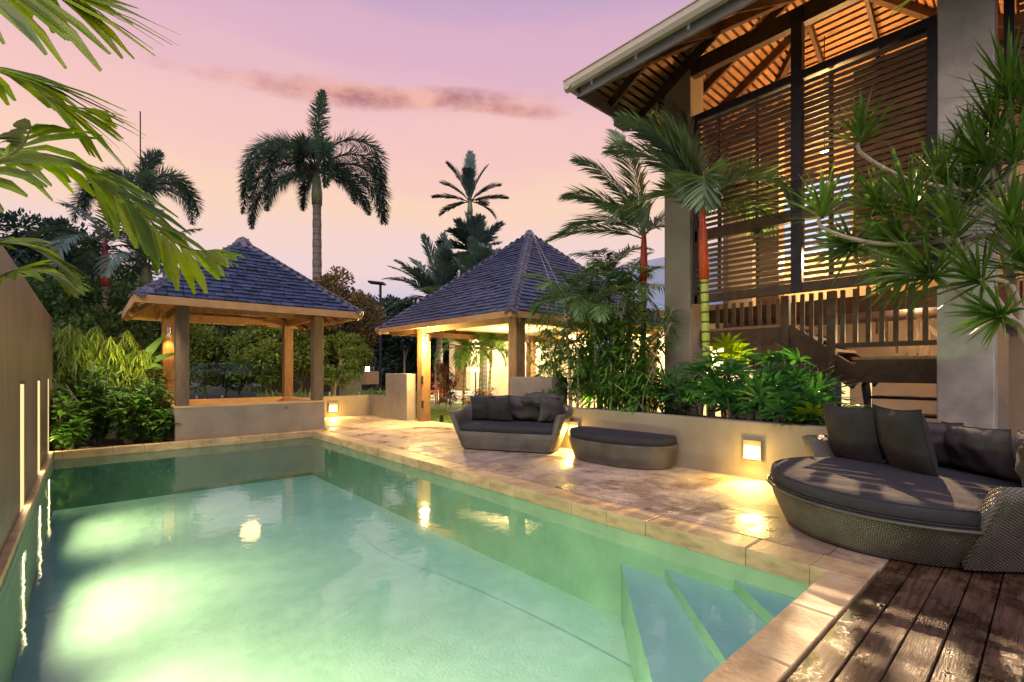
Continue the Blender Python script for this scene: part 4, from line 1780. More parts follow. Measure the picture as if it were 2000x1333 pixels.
def sup(t, hw, fr, bk, e1=2.1, e2=2.6):
    c, s = math.cos(t), math.sin(t)
    e = e1 if s >= 0 else e2
    return (hw * abs(c) ** (2 / e) * (1 if c >= 0 else -1), (fr if s >= 0 else bk) * abs(s) ** (2 / e) * (1 if s >= 0 else -1))


def lerp(a, b, t):
    return a + (b - a) * t


shell(db, lambda t, f: sup(t, lerp(.80, 1.13, f), lerp(.85, 1.0, f), lerp(.74, 1.04, f)),
      lambda t, f: sup(t, lerp(.62, 1.0, f), lerp(.70, .88, f), lerp(.58, .90, f)),
      .03, lambda t: .58 + .14 * max(0, math.sin(-t)) ** 1.2, a0=-pi - .16, a1=.16, n=52)
# back cushions: a row of segments around the inside of the back
for i, (t, w) in enumerate(((-2.62, .50), (-2.05, .52), (-1.45, .54), (-.86, .54), (-.34, .46))):
    x, y = sup(t, .80, .6, .70)
    x2, y2 = sup(t + .01, .80, .6, .70)
    rz = math.atan2(y2 - y, x2 - x)
    M = rotM((x, y, .62), rz, math.radians(78))
    pillow(db, 'back_cushion', 'back_cushion', w * 1.08, .40, .22, M, 20 + i, .035)
pillow(db, 'throw_pillow', 'cushion_dark', .56, .56, .18, rotM((.70, -.06, .66), math.radians(14), math.radians(78)), 3, .02)
pillow(db, 'throw_pillow', 'cushion_dark', .60, .58, .19, rotM((.24, -.20, .67), math.radians(-2), math.radians(76)), 4, .02)

# ---- half-moon ottoman
ot = thing('ottoman', 'low half moon wicker ottoman with dark cushion against the cream planter wall', 'ottoman', (5.45, 3.95, 0), math.radians(92))
oo = lambda hw, fr, bk: dpoly(hw, fr, bk, 44, 2.2, 8)
k = MB()
rings(k, [(oo(.70, .36, .21), .01), (oo(.725, .38, .215), .07), (oo(.76, .42, .225), .18), (oo(.785, .45, .23), .29), (oo(.79, .455, .235), .305), (oo(.75, .42, .21), .31)])
k.build('base', 'wicker', ot, local=True, smooth=True)
cushion_slab(ot, lambda d: dpoly(max(.77 + d, .05), max(.44 + d, .03), max(.22 + d, .02), 44, 2.2, 8), .31, .415)

# ---- two-seat sofa
sf = thing('wicker_sofa', 'flared wicker loveseat with dark cushions in front of the pavilion', 'sofa', (5.12, 5.78, 0), math.radians(118.7))


def so(hw, fr, bk):
    return dpoly(hw, fr, bk, 44, 9, 3.2)


k = MB()
rings(k, [(so(.74, .36, .34), .02), (so(.76, .37, .35), .08), (so(.81, .40, .36), .20), (so(.84, .42, .37), .29), (so(.82, .40, .35), .295)])
k.build('base', 'wicker', sf, local=True, smooth=True)
cushion_slab(sf, lambda d: dpoly(max(.80 + d, .05), max(.40 + d, .04), max(.30 + d, .03), 44, 8, 3.2), .295, .41)
shell(sf, lambda t, f: sup(t, lerp(.765, .97, f), lerp(.365, .47, f), lerp(.36, .50, f), 9, 3.2),
      lambda t, f: sup(t, lerp(.70, .88, f), lerp(.32, .45, f), lerp(.28, .42, f), 9, 3.2),
      .03, lambda t: .58 + .14 * max(0, math.sin(-t)) ** .8, a0=-pi - .76, a1=.76, n=60)
for i, (x, y, rz, w) in enumerate(((.42, -.20, 0, .62), (-.15, -.22, 0, .62), (-.62, -.10, .7, .42))):
    pillow(sf, 'back_cushion', 'back_cushion', w, .44, .2, rotM((x, y, .63), rz, math.radians(76)), 40 + i, .03)
pillow(sf, 'throw_pillow', 'cushion_dark', .42, .42, .15, rotM((.52, -.03, .62), math.radians(8), math.radians(76)), 50, .02)
pillow(sf, 'throw_pillow', 'cushion_dark', .44, .42, .16, rotM((.20, .06, .62), math.radians(-6), math.radians(72)), 51, .02)
pillow(sf, 'rolled_cushion', 'back_cushion', .66, .30, .22, rotM((-.44, -.10, .78), math.radians(16), math.radians(20)), 52, .05)


# ================================================================== VEGETATION
def catmull(P, n):
    out = []
    P = [P[0] * 2 - P[1]] + list(P) + [P[-1] * 2 - P[-2]]
    segs = len(P) - 3
    for i in range(n + 1):
        u = i / n * segs
        s = min(int(u), segs - 1)
        t = u - s
        p0, p1, p2, p3 = P[s:s + 4]
        out.append(.5 * ((2 * p1) + (p2 - p0) * t + (2 * p0 - 5 * p1 + 4 * p2 - p3) * t * t + (3 * p1 - p0 - 3 * p2 + p3) * t ** 3))
    return out


def frond_points(base, azm, el, L, droop, n=6):
    p = Vector(base)
    pts = [p.copy()]
    e = el
    for i in range(n):
        d = Vector((math.cos(azm) * math.cos(e), math.sin(azm) * math.cos(e), math.sin(e)))
        p = p + d * (L / n)
        pts.append(p.copy())
        e -= droop / n * (1 + .6 * i / n)
        e = max(e, -1.45)
    return pts


def frond(parent, pts, m, stem='cane_green', nl=34, ll=.5, lw=.035, start=.12, ang=60, up=Vector((0, 0, 1)), plume=0, sag=.45, seg=3,
          r0=.02, ragged=False, rr=R, name='frond', wind=Vector((0, 0, 0)), prof=None, lift=.15):
    C_ = catmull([Vector(p) for p in pts], 26)
    k = MB()
    n = len(C_)
    k.tube(C_[::2] if len(C_[::2]) > 1 else C_, [r0 * (1 - .85 * i / (len(C_[::2]) - 1)) for i in range(len(C_[::2]))], 5, mi=1)
    for i in range(nl):
        f = start + (1 - start) * (i + .5) / nl
        u = f * (n - 1)
        a = min(int(u), n - 2)
        p = C_[a].lerp(C_[a + 1], u - a)
        tg = (C_[a + 1] - C_[a]).normalized()
        side = tg.cross(up)
        if side.length < .05:
            side = tg.orthogonal()
        side.normalize()
        nrm = side.cross(tg)
        env = math.sin(pi * min(1, max(0, (f - start) / (1 - start) * .82 + .14))) ** .7
        env = max(env, .22)
        if plume:
            for q in range(plume):
                t = 2 * pi * (q / plume) + rr.uniform(-.5, .5)
                d0 = side * math.cos(t) + nrm * math.sin(t)
                d = (tg * .55 + d0).normalized() + wind
                k.leaf(p, d, tg, ll * env * rr.uniform(.8, 1.15), lw, sag * .5, seg=2)
        else:
            for sg in (-1, 1):
                aa = math.radians(ang + rr.uniform(-8, 8)) * (1 - .35 * f)
                d = tg * math.cos(aa) + side * sg * math.sin(aa) + nrm * rr.uniform(lift * .4, lift * 1.3)
                d = d + wind * rr.uniform(.7, 1.3)
                L = ll * env * rr.uniform(.85, 1.12)
                k.leaf(p + tg * rr.uniform(-.01, .01), d, nrm + side * sg * rr.uniform(-.2, .4), L, lw * rr.uniform(.8, 1.2), sag * rr.uniform(.6, 1.4), seg=seg,
                       prof=prof)
    return k.build(name, [m, stem], parent)


def trunk_mb(pts, r, rings_=0, seg=12, ringmat=1, bulge=.08, n=40):
    C_ = catmull([Vector(p) for p in pts], n)
    rad = []
    for i in range(n + 1):
        f = i / n
        rr_ = r[0] + (r[1] - r[0]) * f
        if rings_:
            ph = (f * rings_) % 1
            rr_ *= 1 + bulge * (1 if ph < .18 else 0)
        rad.append(rr_)
    k = MB()
    k.tube(C_, rad, seg)
    if rings_:
        L = n
        for i in range(rings_):
            f = (i + .5) / rings_
            u = f * n
            a = min(int(u), n - 1)
            p = C_[a].lerp(C_[a + 1], u - a)
            tg = (C_[a + 1] - C_[a]).normalized()
            rr_ = r[0] + (r[1] - r[0]) * f
            k.tube([p - tg * .012, p + tg * .012], rr_ * 1.06, seg, mi=ringmat)
    return k


def palm(name, label, base, top, r, crown, fronds, m, barkm='bark_grey', shaftm='crownshaft_green', shaft=.9, group=None, leafkw=None, rings_=22, lean=0,
         seed=1, species='palm tree', stem='leafstem'):
    rr = random.Random(seed)
    t = thing(name, label, species, tuple(base), group=group)
    base, top = Vector(base), Vector(top)
    mid = base.lerp(top, .5) + Vector((rr.uniform(-.1, .1), rr.uniform(-.1, .1), 0)) * (top - base).length * .15
    k = trunk_mb([base, mid, top], r, rings_)
    k.build('trunk', [barkm, 'cane_ring'], t, smooth=False)
    ax = (top - mid).normalized()
    s1 = top + ax * shaft
    k = MB()
    k.tube([top - ax * .02, top + ax * shaft * .3, top + ax * shaft * .75, s1], [r[1] * 1.25, r[1] * 1.35, r[1] * .95, r[1] * .5], 12)
    k.build('crownshaft', shaftm, t, smooth=True)
    kw = dict(leafkw or {})
    for (azd, eld, L, dr) in fronds:
        azm = math.radians(azd)
        pts = frond_points(s1 - ax * rr.uniform(.02, .25) * shaft, azm, math.radians(eld), L, math.radians(dr))
        frond(t, pts, m, rr=rr, **kw)
    return t


mat('leafstem', (.10, .12, .03), (.16, .17, .05), rough=.5)
mat('stem_dark', (.04, .045, .03), rough=.6)


def fronds_ring(n, L, rr, el=(60, 10), dr=(70, 110)):
    out = []
    for i in range(n):
        f = i / max(1, n - 1)
        out.append((i * 137.5 + rr.uniform(-15, 15), lerp(el[0], el[1], f) + rr.uniform(-8, 8), L * rr.uniform(.85, 1.1), lerp(dr[0], dr[1], f) + rr.uniform(-12, 12)))
    return out


vr = math.degrees(math.atan2(RT.y, RT.x))      # bearing of "to the right" of the view
# foxtail palm, centre-left
fx = [(vr + 184, 48, 5.3, 170), (vr - 6, 50, 5.0, 172), (vr + 176, 5, 4.4, 95), (vr + 4, 8, 4.2, 100), (vr + 180, 62, 5.6, 180), (vr + 176, 30, 5.0, 150), (vr, 68, 5.2, 185), (vr + 6, 30, 4.9, 150),
      (vr + 90, 88, 4.0, 15), (vr + 200, 55, 4.4, 175), (vr + 240, 40, 4.0, 175), (vr - 60, 45, 4.1, 175), (vr - 90, 55, 3.0, 170),
      (vr + 60, 50, 3.2, 150), (vr + 130, 45, 3.2, 160), (vr - 5, -10, 3.2, 60), (vr + 185, 0, 3.0, 80)]
b0 = atD(622, 724, 21)
palm('foxtail_palm', 'tall foxtail palm with bushy arching fronds rising behind the gazebo', (b0.x, b0.y, -.1), tuple(atD(619, 400, 21)), (.22, .17), None, fx,
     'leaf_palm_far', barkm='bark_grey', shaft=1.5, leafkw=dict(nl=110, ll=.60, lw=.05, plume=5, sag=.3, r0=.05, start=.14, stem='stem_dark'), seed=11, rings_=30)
# second foxtail on the left, behind the near frond
b0 = atD(285, 724, 22)
fx2 = [(vr - 8, 55, 4.0, 150), (vr + 5, 35, 3.6, 120), (vr + 180, 45, 3.8, 150), (vr + 160, 60, 3.4, 130), (vr + 200, 20, 3.5, 120), (vr + 90, 80, 3, 40),
       (vr - 90, 45, 3.2, 165), (vr - 40, 40, 3.3, 160), (vr + 230, 40, 3.2, 165), (vr + 50, 50, 3.3, 150)]
palm('foxtail_palm', 'bushy foxtail palm at the far left half hidden by the bright near frond', (b0.x, b0.y, -.1), tuple(atD(272, 440, 22)), (.22, .17), None, fx2,
     'leaf_palm_far', shaft=1.5, leafkw=dict(nl=70, ll=.62, lw=.055, plume=5, sag=.3, r0=.05, start=.14, stem='stem_dark'), seed=12, rings_=30)
# left red-shafted palm
rr = random.Random(5)
b0 = atD(216, 724, 15)
palm('garden_palm', 'slim grey palm with dark red crownshaft left of the gazebo', (b0.x, b0.y, -.1), tuple(atD(206, 560, 15)), (.12, .085), None,
     fronds_ring(10, 2.2, rr, (75, 15), (60, 110)), 'leaf_palm_far', shaftm='crownshaft_dkred', shaft=1.5,
     leafkw=dict(nl=34, ll=.62, lw=.06, sag=.5, r0=.025, stem='stem_dark'), seed=13, rings_=24)
b0 = atD(290, 724, 16)
palm('garden_palm', 'dark palm with banded trunk directly behind the gazebo roof corner', (b0.x, b0.y, -.1), tuple(atD(286, 560, 16)), (.17, .14), None,
     fronds_ring(11, 2.6, rr, (75, 5), (60, 120)), 'leaf_palm_far', shaftm='crownshaft_green', shaft=.7,
     leafkw=dict(nl=36, ll=.7, lw=.06, sag=.6, r0=.03, stem='stem_dark'), seed=14, rings_=22)
# palm behind the pavilion
b0 = atD(922, 724, 22)
fr3 = []
rr = random.Random(8)
palm('slender_palm', 'slender upright palm with short fronds above the pavilion roof', (b0.x, b0.y, -.1), tuple(atD(918, 420, 22)), (.13, .10), None,
     [(vr, 15, 1.7, 20), (vr + 180, 20, 1.7, 25), (vr + 90, 86, 2.4, 8), (vr + 20, 74, 2.0, 20), (vr + 195, 70, 2.0, 25), (vr + 170, -5, 1.5, 30), (vr - 90, 60, 1.6, 40), (vr + 5, 45, 1.6, 30), (vr + 178, 48, 1.6, 30), (vr + 60, 30, 1.4, 40), (vr - 3, -15, 1.4, 40)],
     'leaf_palm_far', shaft=.7, leafkw=dict(nl=44, ll=.6, lw=.07, sag=.2, r0=.03, ang=35, stem='stem_dark'), seed=16, rings_=30)
for j, (x, y, L, lab) in enumerate(((926, 490, 1.35, 'bushy palm crown right behind the pavilion ridge'), (860, 590, 2.2, 'low spreading palm crown behind the left slope of the pavilion'),
                                    (945, 600, 2.2, 'dense palm clump hidden behind the pavilion roof'))):
    b0 = atD(x, 724, 20 - j)
    palm('background_palm', lab, (b0.x, b0.y, -.1), tuple(atD(x, y + 20, 20 - j)), (.14, .12), None,
         fronds_ring(28, L * 1.15, rr, (89, -25 if j == 0 else -5), (12, 50)), 'leaf_palm_far', shaft=.4, leafkw=dict(nl=40, ll=.65, lw=.075, sag=.25, r0=.03, ang=45, stem='stem_dark'), seed=17 + j)

# lipstick palms by the house
lk = dict(nl=70, ll=.60, lw=.034, sag=.35, r0=.014, ang=50, stem='leafstem', wind=-Vector((RT.x, RT.y, 0)) * .25 + Vector((0, 0, .1)))
base = Vector((6.42, 3.12, .5))
top = Vector((6.37, 3.2, 2.52))
palm('lipstick_palm', 'lipstick palm with orange red crownshaft and ringed green stem in front of the slatted screen', tuple(base), tuple(top), (.055, .05), None,
     [(vr + 120, 86, 1.9, 25), (vr + 175, 74, 1.9, 45), (vr + 150, 78, 1.75, 40), (vr + 168, 66, 1.7, 60), (vr + 190, 84, 1.6, 50), (vr + 40, 62, 1.4, 90), (vr - 30, 50, 1.3, 110), (vr + 10, 45, 1.2, 120), (vr + 200, 50, 1.3, 140), (vr + 250, 60, 1.2, 150)],
     'leaf_lipstick', barkm='cane_green', shaftm='crownshaft_red', shaft=1.0, leafkw=lk, rings_=15, seed=21)
base = Vector((7.05, 4.72, .5))
b1 = atD(1262, 570, 8.2)
t1 = atD(1248, 480, 8.2)
palm('lipstick_palm', 'windblown lipstick palm with orange crownshaft left of the tall grey column', tuple(base), tuple(atD(1257, 548, 8.2)), (.055, .048), None,
     [(vr + 120, 82, 2.1, 25), (vr + 175, 70, 1.8, 45), (vr + 182, 55, 1.6, 60), (vr + 165, 40, 1.5, 70), (vr + 190, 15, 1.7, 40), (vr + 5, 55, 1.0, 90), (vr - 10, 30, .9, 100), (vr + 230, 55, 1.3, 110)],
     'leaf_lipstick', barkm='cane_green', shaftm='crownshaft_red', shaft=.9, leafkw=lk, rings_=15, seed=22)


# rhapis / lady palm clumps
def fanleaf(k, p, d, nrm, rad, w, n=9, spread=200, droop=.35, rr=R):
    d = Vector(d).normalized()
    nrm = Vector(nrm)
    side = d.cross(nrm).normalized()
    nrm = side.cross(d)
    for i in range(n):
        a = math.radians(-spread / 2 + spread * i / (n - 1) + rr.uniform(-5, 5))
        dd = d * math.cos(a) + side * math.sin(a) + nrm * rr.uniform(-.05, .12)
        k.leaf(p, dd, nrm, rad * (1 - .25 * abs(a) / pi) * rr.uniform(.85, 1.08), w, droop, seg=3, prof=(.25, .8, 1, .35))


def fan_clump(label, base, stems, H, rad, w, n, m='leaf_rhapis', name='lady_palm', group=None, seed=1, spread=(.3, .3), leaves=4, stem_m='stem_dark', cat='palm plant'):
    rr = random.Random(seed)
    t = thing(name, label, cat, base, group=group)
    sk = MB()
    for s in range(stems):
        p0 = Vector(base) + Vector((rr.uniform(-spread[0], spread[0]), rr.uniform(-spread[1], spread[1]), 0))
        h = H * rr.uniform(.55, 1.05)
        p1 = p0 + Vector((rr.uniform(-.12, .12), rr.uniform(-.12, .12), h))
        st = MB()
        st.tube([p0, p0.lerp(p1, .5) + Vector((rr.uniform(-.03, .03), rr.uniform(-.03, .03), 0)), p1], [.014, .012, .009], 6)
        st.build('stem', stem_m, t)
        for q in range(leaves):
            lk_ = MB()
            a = rr.uniform(0, 2 * pi)
            el = rr.uniform(.1, 1.1)
            d = Vector((math.cos(a) * math.cos(el), math.sin(a) * math.cos(el), math.sin(el)))
            pb = p0.lerp(p1, 1 - .16 * q * rr.uniform(.6, 1.2))
            pe = pb + d * rad * rr.uniform(.4, .8)
            lk_.tube([pb, pe], .004, 4, mi=1)
            fanleaf(lk_, pe, d, Vector((0, 0, 1)) + Vector((d.x, d.y, 0)) * -.4, rad * rr.uniform(.8, 1.15), w, n, rr=rr)
            lk_.build('fan_leaf', [m, stem_m], t)
    return t


rh = 'lady palms and cane plants packed into the planter in front of the house'
spots = [((6.35, 3.55, .52), .55, 'low lady palm clump at the foot of the tall column'), ((6.25, 3.0, .52), .45, 'lady palm just right of the lipstick palm stem'),
         ((6.5, 2.65, .52), .75, 'tallest lady palm under the stair landing'), ((6.2, 2.5, .52), .4, 'dark lady palm in the middle of the planter row'),
         ((6.6, 2.1, .52), .6, 'lady palm in front of the timber palings'), ((6.15, 2.0, .52), .28, 'low lady palm nearest the daybed pillows')]
for i, (b, H, lab) in enumerate(spots):
    fan_clump(lab, b, 7, H * (1.1 + .5 * (i == 1)), .30, .046, 8, seed=60 + i, spread=(.24, .30), leaves=5, group=rh)
fan_clump('bright backlit fan plant standing against the stair landing', (6.55, 2.85, .55), 1, 1.15, .30, .05, 11, m='leaf_near', seed=70, spread=(.02, .02), leaves=5, group=rh, name='fan_plant')
fan_clump('small bright broadleaf plant at the planter end beside the daybed', (6.05, 1.75, .55), 2, .14, .24, .05, 8, m='leaf_near', seed=71, spread=(.08, .08), leaves=3, group=rh, name='fan_plant')


# bamboo-like thicket left of the column (fine leaves in many whorls)
def cane_thicket(label, base, stems, H, seed, m='leaf_bamboo', spread=(.3, .4), L=.28, w=.036, per=9, name='cane_plant', dens=1.3, group=None, hmin=.55, lean=.38, canem='bark_tan'):
    rr = random.Random(seed)
    t = thing(name, label, 'cane plant', base, group=group)
    for s in range(stems):
        p0 = Vector(base) + Vector((rr.uniform(-spread[0], spread[0]), rr.uniform(-spread[1], spread[1]), 0))
        h = H * rr.uniform(hmin, 1.05)
        dx, dy = rr.uniform(-lean, lean), rr.uniform(-lean, lean)
        pts = [p0, p0 + Vector((dx * .2, dy * .2, h * .5)), p0 + Vector((dx, dy, h))]
        C_ = catmull(pts, 8)
        st = MB()
        st.tube(C_, [.012 - .006 * i / 8 for i in range(9)], 5)
        st.build('cane', canem, t)
        k = MB()
        nn = int(h / .10 * dens)
        for q in range(nn):
            f = .18 + .82 * (q + .5) / nn
            u = f * 8
            a = min(int(u), 7)
            p = C_[a].lerp(C_[a + 1], u - a)
            ba = rr.uniform(0, 2 * pi)
            bl_ = rr.uniform(.04, .26)
            bd = Vector((math.cos(ba), math.sin(ba), rr.uniform(.1, .7))).normalized()
            pe = p + bd * bl_
            for z in range(per):
                aa = ba + rr.uniform(-1.5, 1.5)
                dd = Vector((math.cos(aa), math.sin(aa), rr.uniform(-.3, .7)))
                k.leaf(p.lerp(pe, rr.uniform(.4, 1)), dd, Vector((0, 0, 1)), L * rr.uniform(.7, 1.2), w * rr.uniform(.8, 1.2), rr.uniform(.3, .9), seg=2, prof=(.3, 1, 0))
        k.build('leaves', m, t, kind='stuff')
    return t


cg = 'leafy cane plants screening the lit wall left of the tall column'
for i, (x, y, H, n, lab) in enumerate(((6.55, 5.0, 1.9, 9, 'leafy cane clump between the tall column and the white planter box'), (6.35, 5.5, 1.6, 8, 'leafy cane clump rising behind the right sofa arm'),
                                       (6.9, 5.6, 2.3, 8, 'taller cane clump against the bright wall'), (6.5, 4.45, 2.1, 9, 'dense cane clump touching the tall column'),
                                       (6.75, 6.3, 1.9, 6, 'pale green cane clump leaning over the white planter box'), (7.1, 4.9, 2.7, 6, 'tall dark cane clump under the windblown palm'),
                                       (6.2, 4.8, .9, 9, 'low cane leaves along the planter edge above the ottoman'), (6.25, 4.2, .8, 8, 'low dark leaves at the base of the tall column'))):
    cane_thicket(lab, (x, y, .52), n, H, 80 + i, group=cg, spread=(.25, .32))
rr = random.Random(33)
for j, (x, y, tt, lab) in enumerate(((1150, 640, 8.0, 'dark arching palm crown over the cane plants'), (1215, 600, 8.3, 'dark fronded palm beside the ringed green stem'), (1180, 560, 8.8, 'highest arching palm crown in front of the pavilion roof'), (1095, 610, 8.2, 'leafy palm crown leaning over the planter box'))):
    b0 = atD(x + 20, 724, tt)
    tp = atD(x + 10, y, tt)
    palm('dwarf_palm', lab, (b0.x, b0.y, .5), tuple(tp), (.03, .025), None, fronds_ring(11, 1.0, rr, (80, 10), (60, 130)), 'leaf_palm_mid', shaft=.2,
         leafkw=dict(nl=30, ll=.34, lw=.025, sag=.5, r0=.01, stem='stem_dark', wind=-RT * .2), rings_=10, seed=90 + j, barkm='bark_tan')

# palms and red cordyline beyond the glass gate
for j, (x, y, dx, tt, H, lab) in enumerate(((905, 700, 0, 16, 1.6, 'yellow green lit palm clump behind the glass gate'), (935, 690, 0, 15.2, 1.8, 'second lit palm of the clump behind the glass gate'),
                                           (955, 700, 0, 14.6, 1.7, 'lit palm beside the thin orange post'))):
    b0 = atD(x, 790, tt)
    tp = atD(x + 4, y, tt)
    palm('clump_palm', lab, (b0.x, b0.y, -.05), tuple(tp), (.045, .035), None, fronds_ring(15, 1.4, rr, (80, 10), (50, 110)), 'leaf_bamboo', shaft=.3, shaftm='cane_green',
         leafkw=dict(nl=26, ll=.42, lw=.035, sag=.5, r0=.012, stem='leafstem'), rings_=10, seed=100 + j, barkm='bark_tan')
for j, (x, tt, lab) in enumerate(((868, 15.5, 'red leaved cordyline beside the doorway'), (938, 13.8, 'small red leaved plant behind the left sofa arm'))):
    b0 = atD(x, 800, tt)
    cane_thicket(lab, (b0.x, b0.y, -.03), 6, 1.5 if j == 0 else .7, 110 + j, m='leaf_red', spread=(.25, .25), L=.28, w=.05, name='cordyline')


# ---- shrubs and trees
def leaf_cloud(k, c, rad, n, L, w, rr, flat=1.0, mi=0, inner=.35, seg=2):
    for _ in range(n):
        while True:
            v = Vector((rr.uniform(-1, 1), rr.uniform(-1, 1), rr.uniform(-1, 1)))
            if inner < v.length < 1:
                break
        p = Vector(c) + Vector((v.x * rad[0], v.y * rad[1], v.z * rad[2]))
        d = (v.normalized() + Vector((rr.uniform(-.8, .8), rr.uniform(-.8, .8), rr.uniform(-.5, .7)))).normalized()
        k.dia(p, d, Vector((rr.uniform(-.7, .7), rr.uniform(-.7, .7), 1)), L * rr.uniform(.6, 1.3), w * rr.uniform(.7, 1.3), mi)


def tree(label, base, H, crown, clumps, nleaf, L, w, m, bark='bark_grey', r=.12, seed=1, name='garden_tree', cat='tree', group=None, c0=.55, limbs=6, crown_z=None):
    rr = random.Random(seed)
    t = thing(name, label, cat, base, group=group)
    B = Vector(base)
    k = MB()
    zc = H * c0 if crown_z is None else crown_z
    k.tube(catmull([B, B + Vector((rr.uniform(-.1, .1) * H * .2, rr.uniform(-.1, .1) * H * .2, zc * .5)), B + Vector((0, 0, zc))], 8), [r * (1 - .5 * i / 8) for i in range(9)], 8)
    ccs = []
    C0 = B + Vector((0, 0, (zc + H) / 2))
    for i in range(clumps):
        while True:
            v = Vector((rr.uniform(-1, 1), rr.uniform(-1, 1), rr.uniform(-1, 1)))
            if v.length < 1:
                break
        v = v.normalized() * (v.length ** .5)
        ccs.append(C0 + Vector((v.x * crown[0], v.y * crown[0], v.z * crown[1])))
    for q in ccs[:limbs]:
        k.tube([B + Vector((0, 0, zc * rr.uniform(.6, .95))), B.lerp(q, .6) + Vector((0, 0, zc * .25)), q], [r * .45, r * .3, r * .1], 5)
    k.build('trunk', bark, t, smooth=True)
    lf = MB()
    for q in ccs:
        s = rr.uniform(.7, 1.25) * crown[2]
        leaf_cloud(lf, q, (s, s, s * .8), int(nleaf * 3.2), L * 1.15, w * 1.6, rr, inner=.1)
    lf.build('crown', m, t, kind='stuff')
    return t


tg_ = 'trees and tall shrubs growing beyond the glass fence'
# behind the gazebo
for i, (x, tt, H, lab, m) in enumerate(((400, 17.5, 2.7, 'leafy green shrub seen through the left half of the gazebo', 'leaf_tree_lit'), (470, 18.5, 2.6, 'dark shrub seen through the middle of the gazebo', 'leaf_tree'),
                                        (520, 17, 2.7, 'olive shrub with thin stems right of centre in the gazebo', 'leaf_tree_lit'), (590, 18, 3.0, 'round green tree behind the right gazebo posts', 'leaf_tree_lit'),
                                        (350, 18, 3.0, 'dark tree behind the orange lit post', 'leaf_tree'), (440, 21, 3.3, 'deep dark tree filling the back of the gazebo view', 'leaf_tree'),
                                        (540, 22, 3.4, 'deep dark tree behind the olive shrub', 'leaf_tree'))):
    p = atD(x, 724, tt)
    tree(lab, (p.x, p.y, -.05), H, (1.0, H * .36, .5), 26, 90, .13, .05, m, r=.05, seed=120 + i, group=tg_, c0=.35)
p = atD(652, 724, 19)
tree('rust tinged tree with pale leaning trunk right of the gazebo', (p.x, p.y, -.05), 4.7, (1.55, 1.9, .55), 46, 120, .13, .055, 'leaf_rust', bark='bark_tan', r=.09, seed=131, group=tg_, c0=.3, limbs=10)
p = atD(655, 724, 17.5)
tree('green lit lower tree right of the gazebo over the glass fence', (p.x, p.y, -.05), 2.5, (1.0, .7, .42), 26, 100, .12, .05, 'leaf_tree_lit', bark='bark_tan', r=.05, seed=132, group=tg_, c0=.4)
p = atD(790, 724, 30)
tree('narrow dark tree standing alone left of the pavilion roof', (p.x, p.y, -.05), 6.2, (.6, 1.6, .5), 22, 70, .22, .09, 'leaf_far', r=.1, seed=133, group=tg_, c0=.4)
for i, (x, H, lab) in enumerate(((735, 4.6, 'distant dark tree beside the floodlight pole'), (775, 4.4, 'distant dark bush line left of the pavilion eave'), (820, 4.2, 'distant dark tree behind the pavilion eave'),
                                 (700, 4.2, 'distant dark tree behind the rust tinged tree'), (860, 5.0, 'distant dark tree behind the pavilion'), (640, 4.4, 'distant dark tree behind the foxtail palm'),
                                 (560, 4.4, 'distant dark tree behind the gazebo ridge'), (470, 4.3, 'distant dark tree left of the gazebo ridge'))):
    p = atD(x, 724, 33 + (i % 3) * 2)
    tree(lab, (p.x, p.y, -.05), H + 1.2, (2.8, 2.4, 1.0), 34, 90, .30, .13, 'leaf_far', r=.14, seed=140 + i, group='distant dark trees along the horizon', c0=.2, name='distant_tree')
# left background trees
for i, (x, tt, H, lab, m, L) in enumerate(((90, 20, 6.9, 'large dark tree above the left wall', 'leaf_far', .2), (170, 21, 6.2, 'large dark tree behind the slim grey palm', 'leaf_far', .2), (30, 18, 5.6, 'large dark tree at the left edge above the wall', 'leaf_far', .2),
                                           (250, 20, 4.6, 'dark leafy tree left of the gazebo roof', 'leaf_tree', .17), (300, 21, 4.2, 'dark leafy tree behind the gazebo eave', 'leaf_tree', .17), (120, 15, 3.6, 'dark understorey tree behind the grassy bamboo', 'leaf_tree', .15),
                                           (200, 16, 3.4, 'dark understorey tree left of the orange post', 'leaf_tree', .15))):
    p = atD(x, 724, tt)
    tree(lab, (p.x, p.y, -.05), H, (2.2, H * .38, .75), 46, 90, L, L * .4, m, r=.14, seed=150 + i, group='big dark trees behind the left wall', c0=.35)

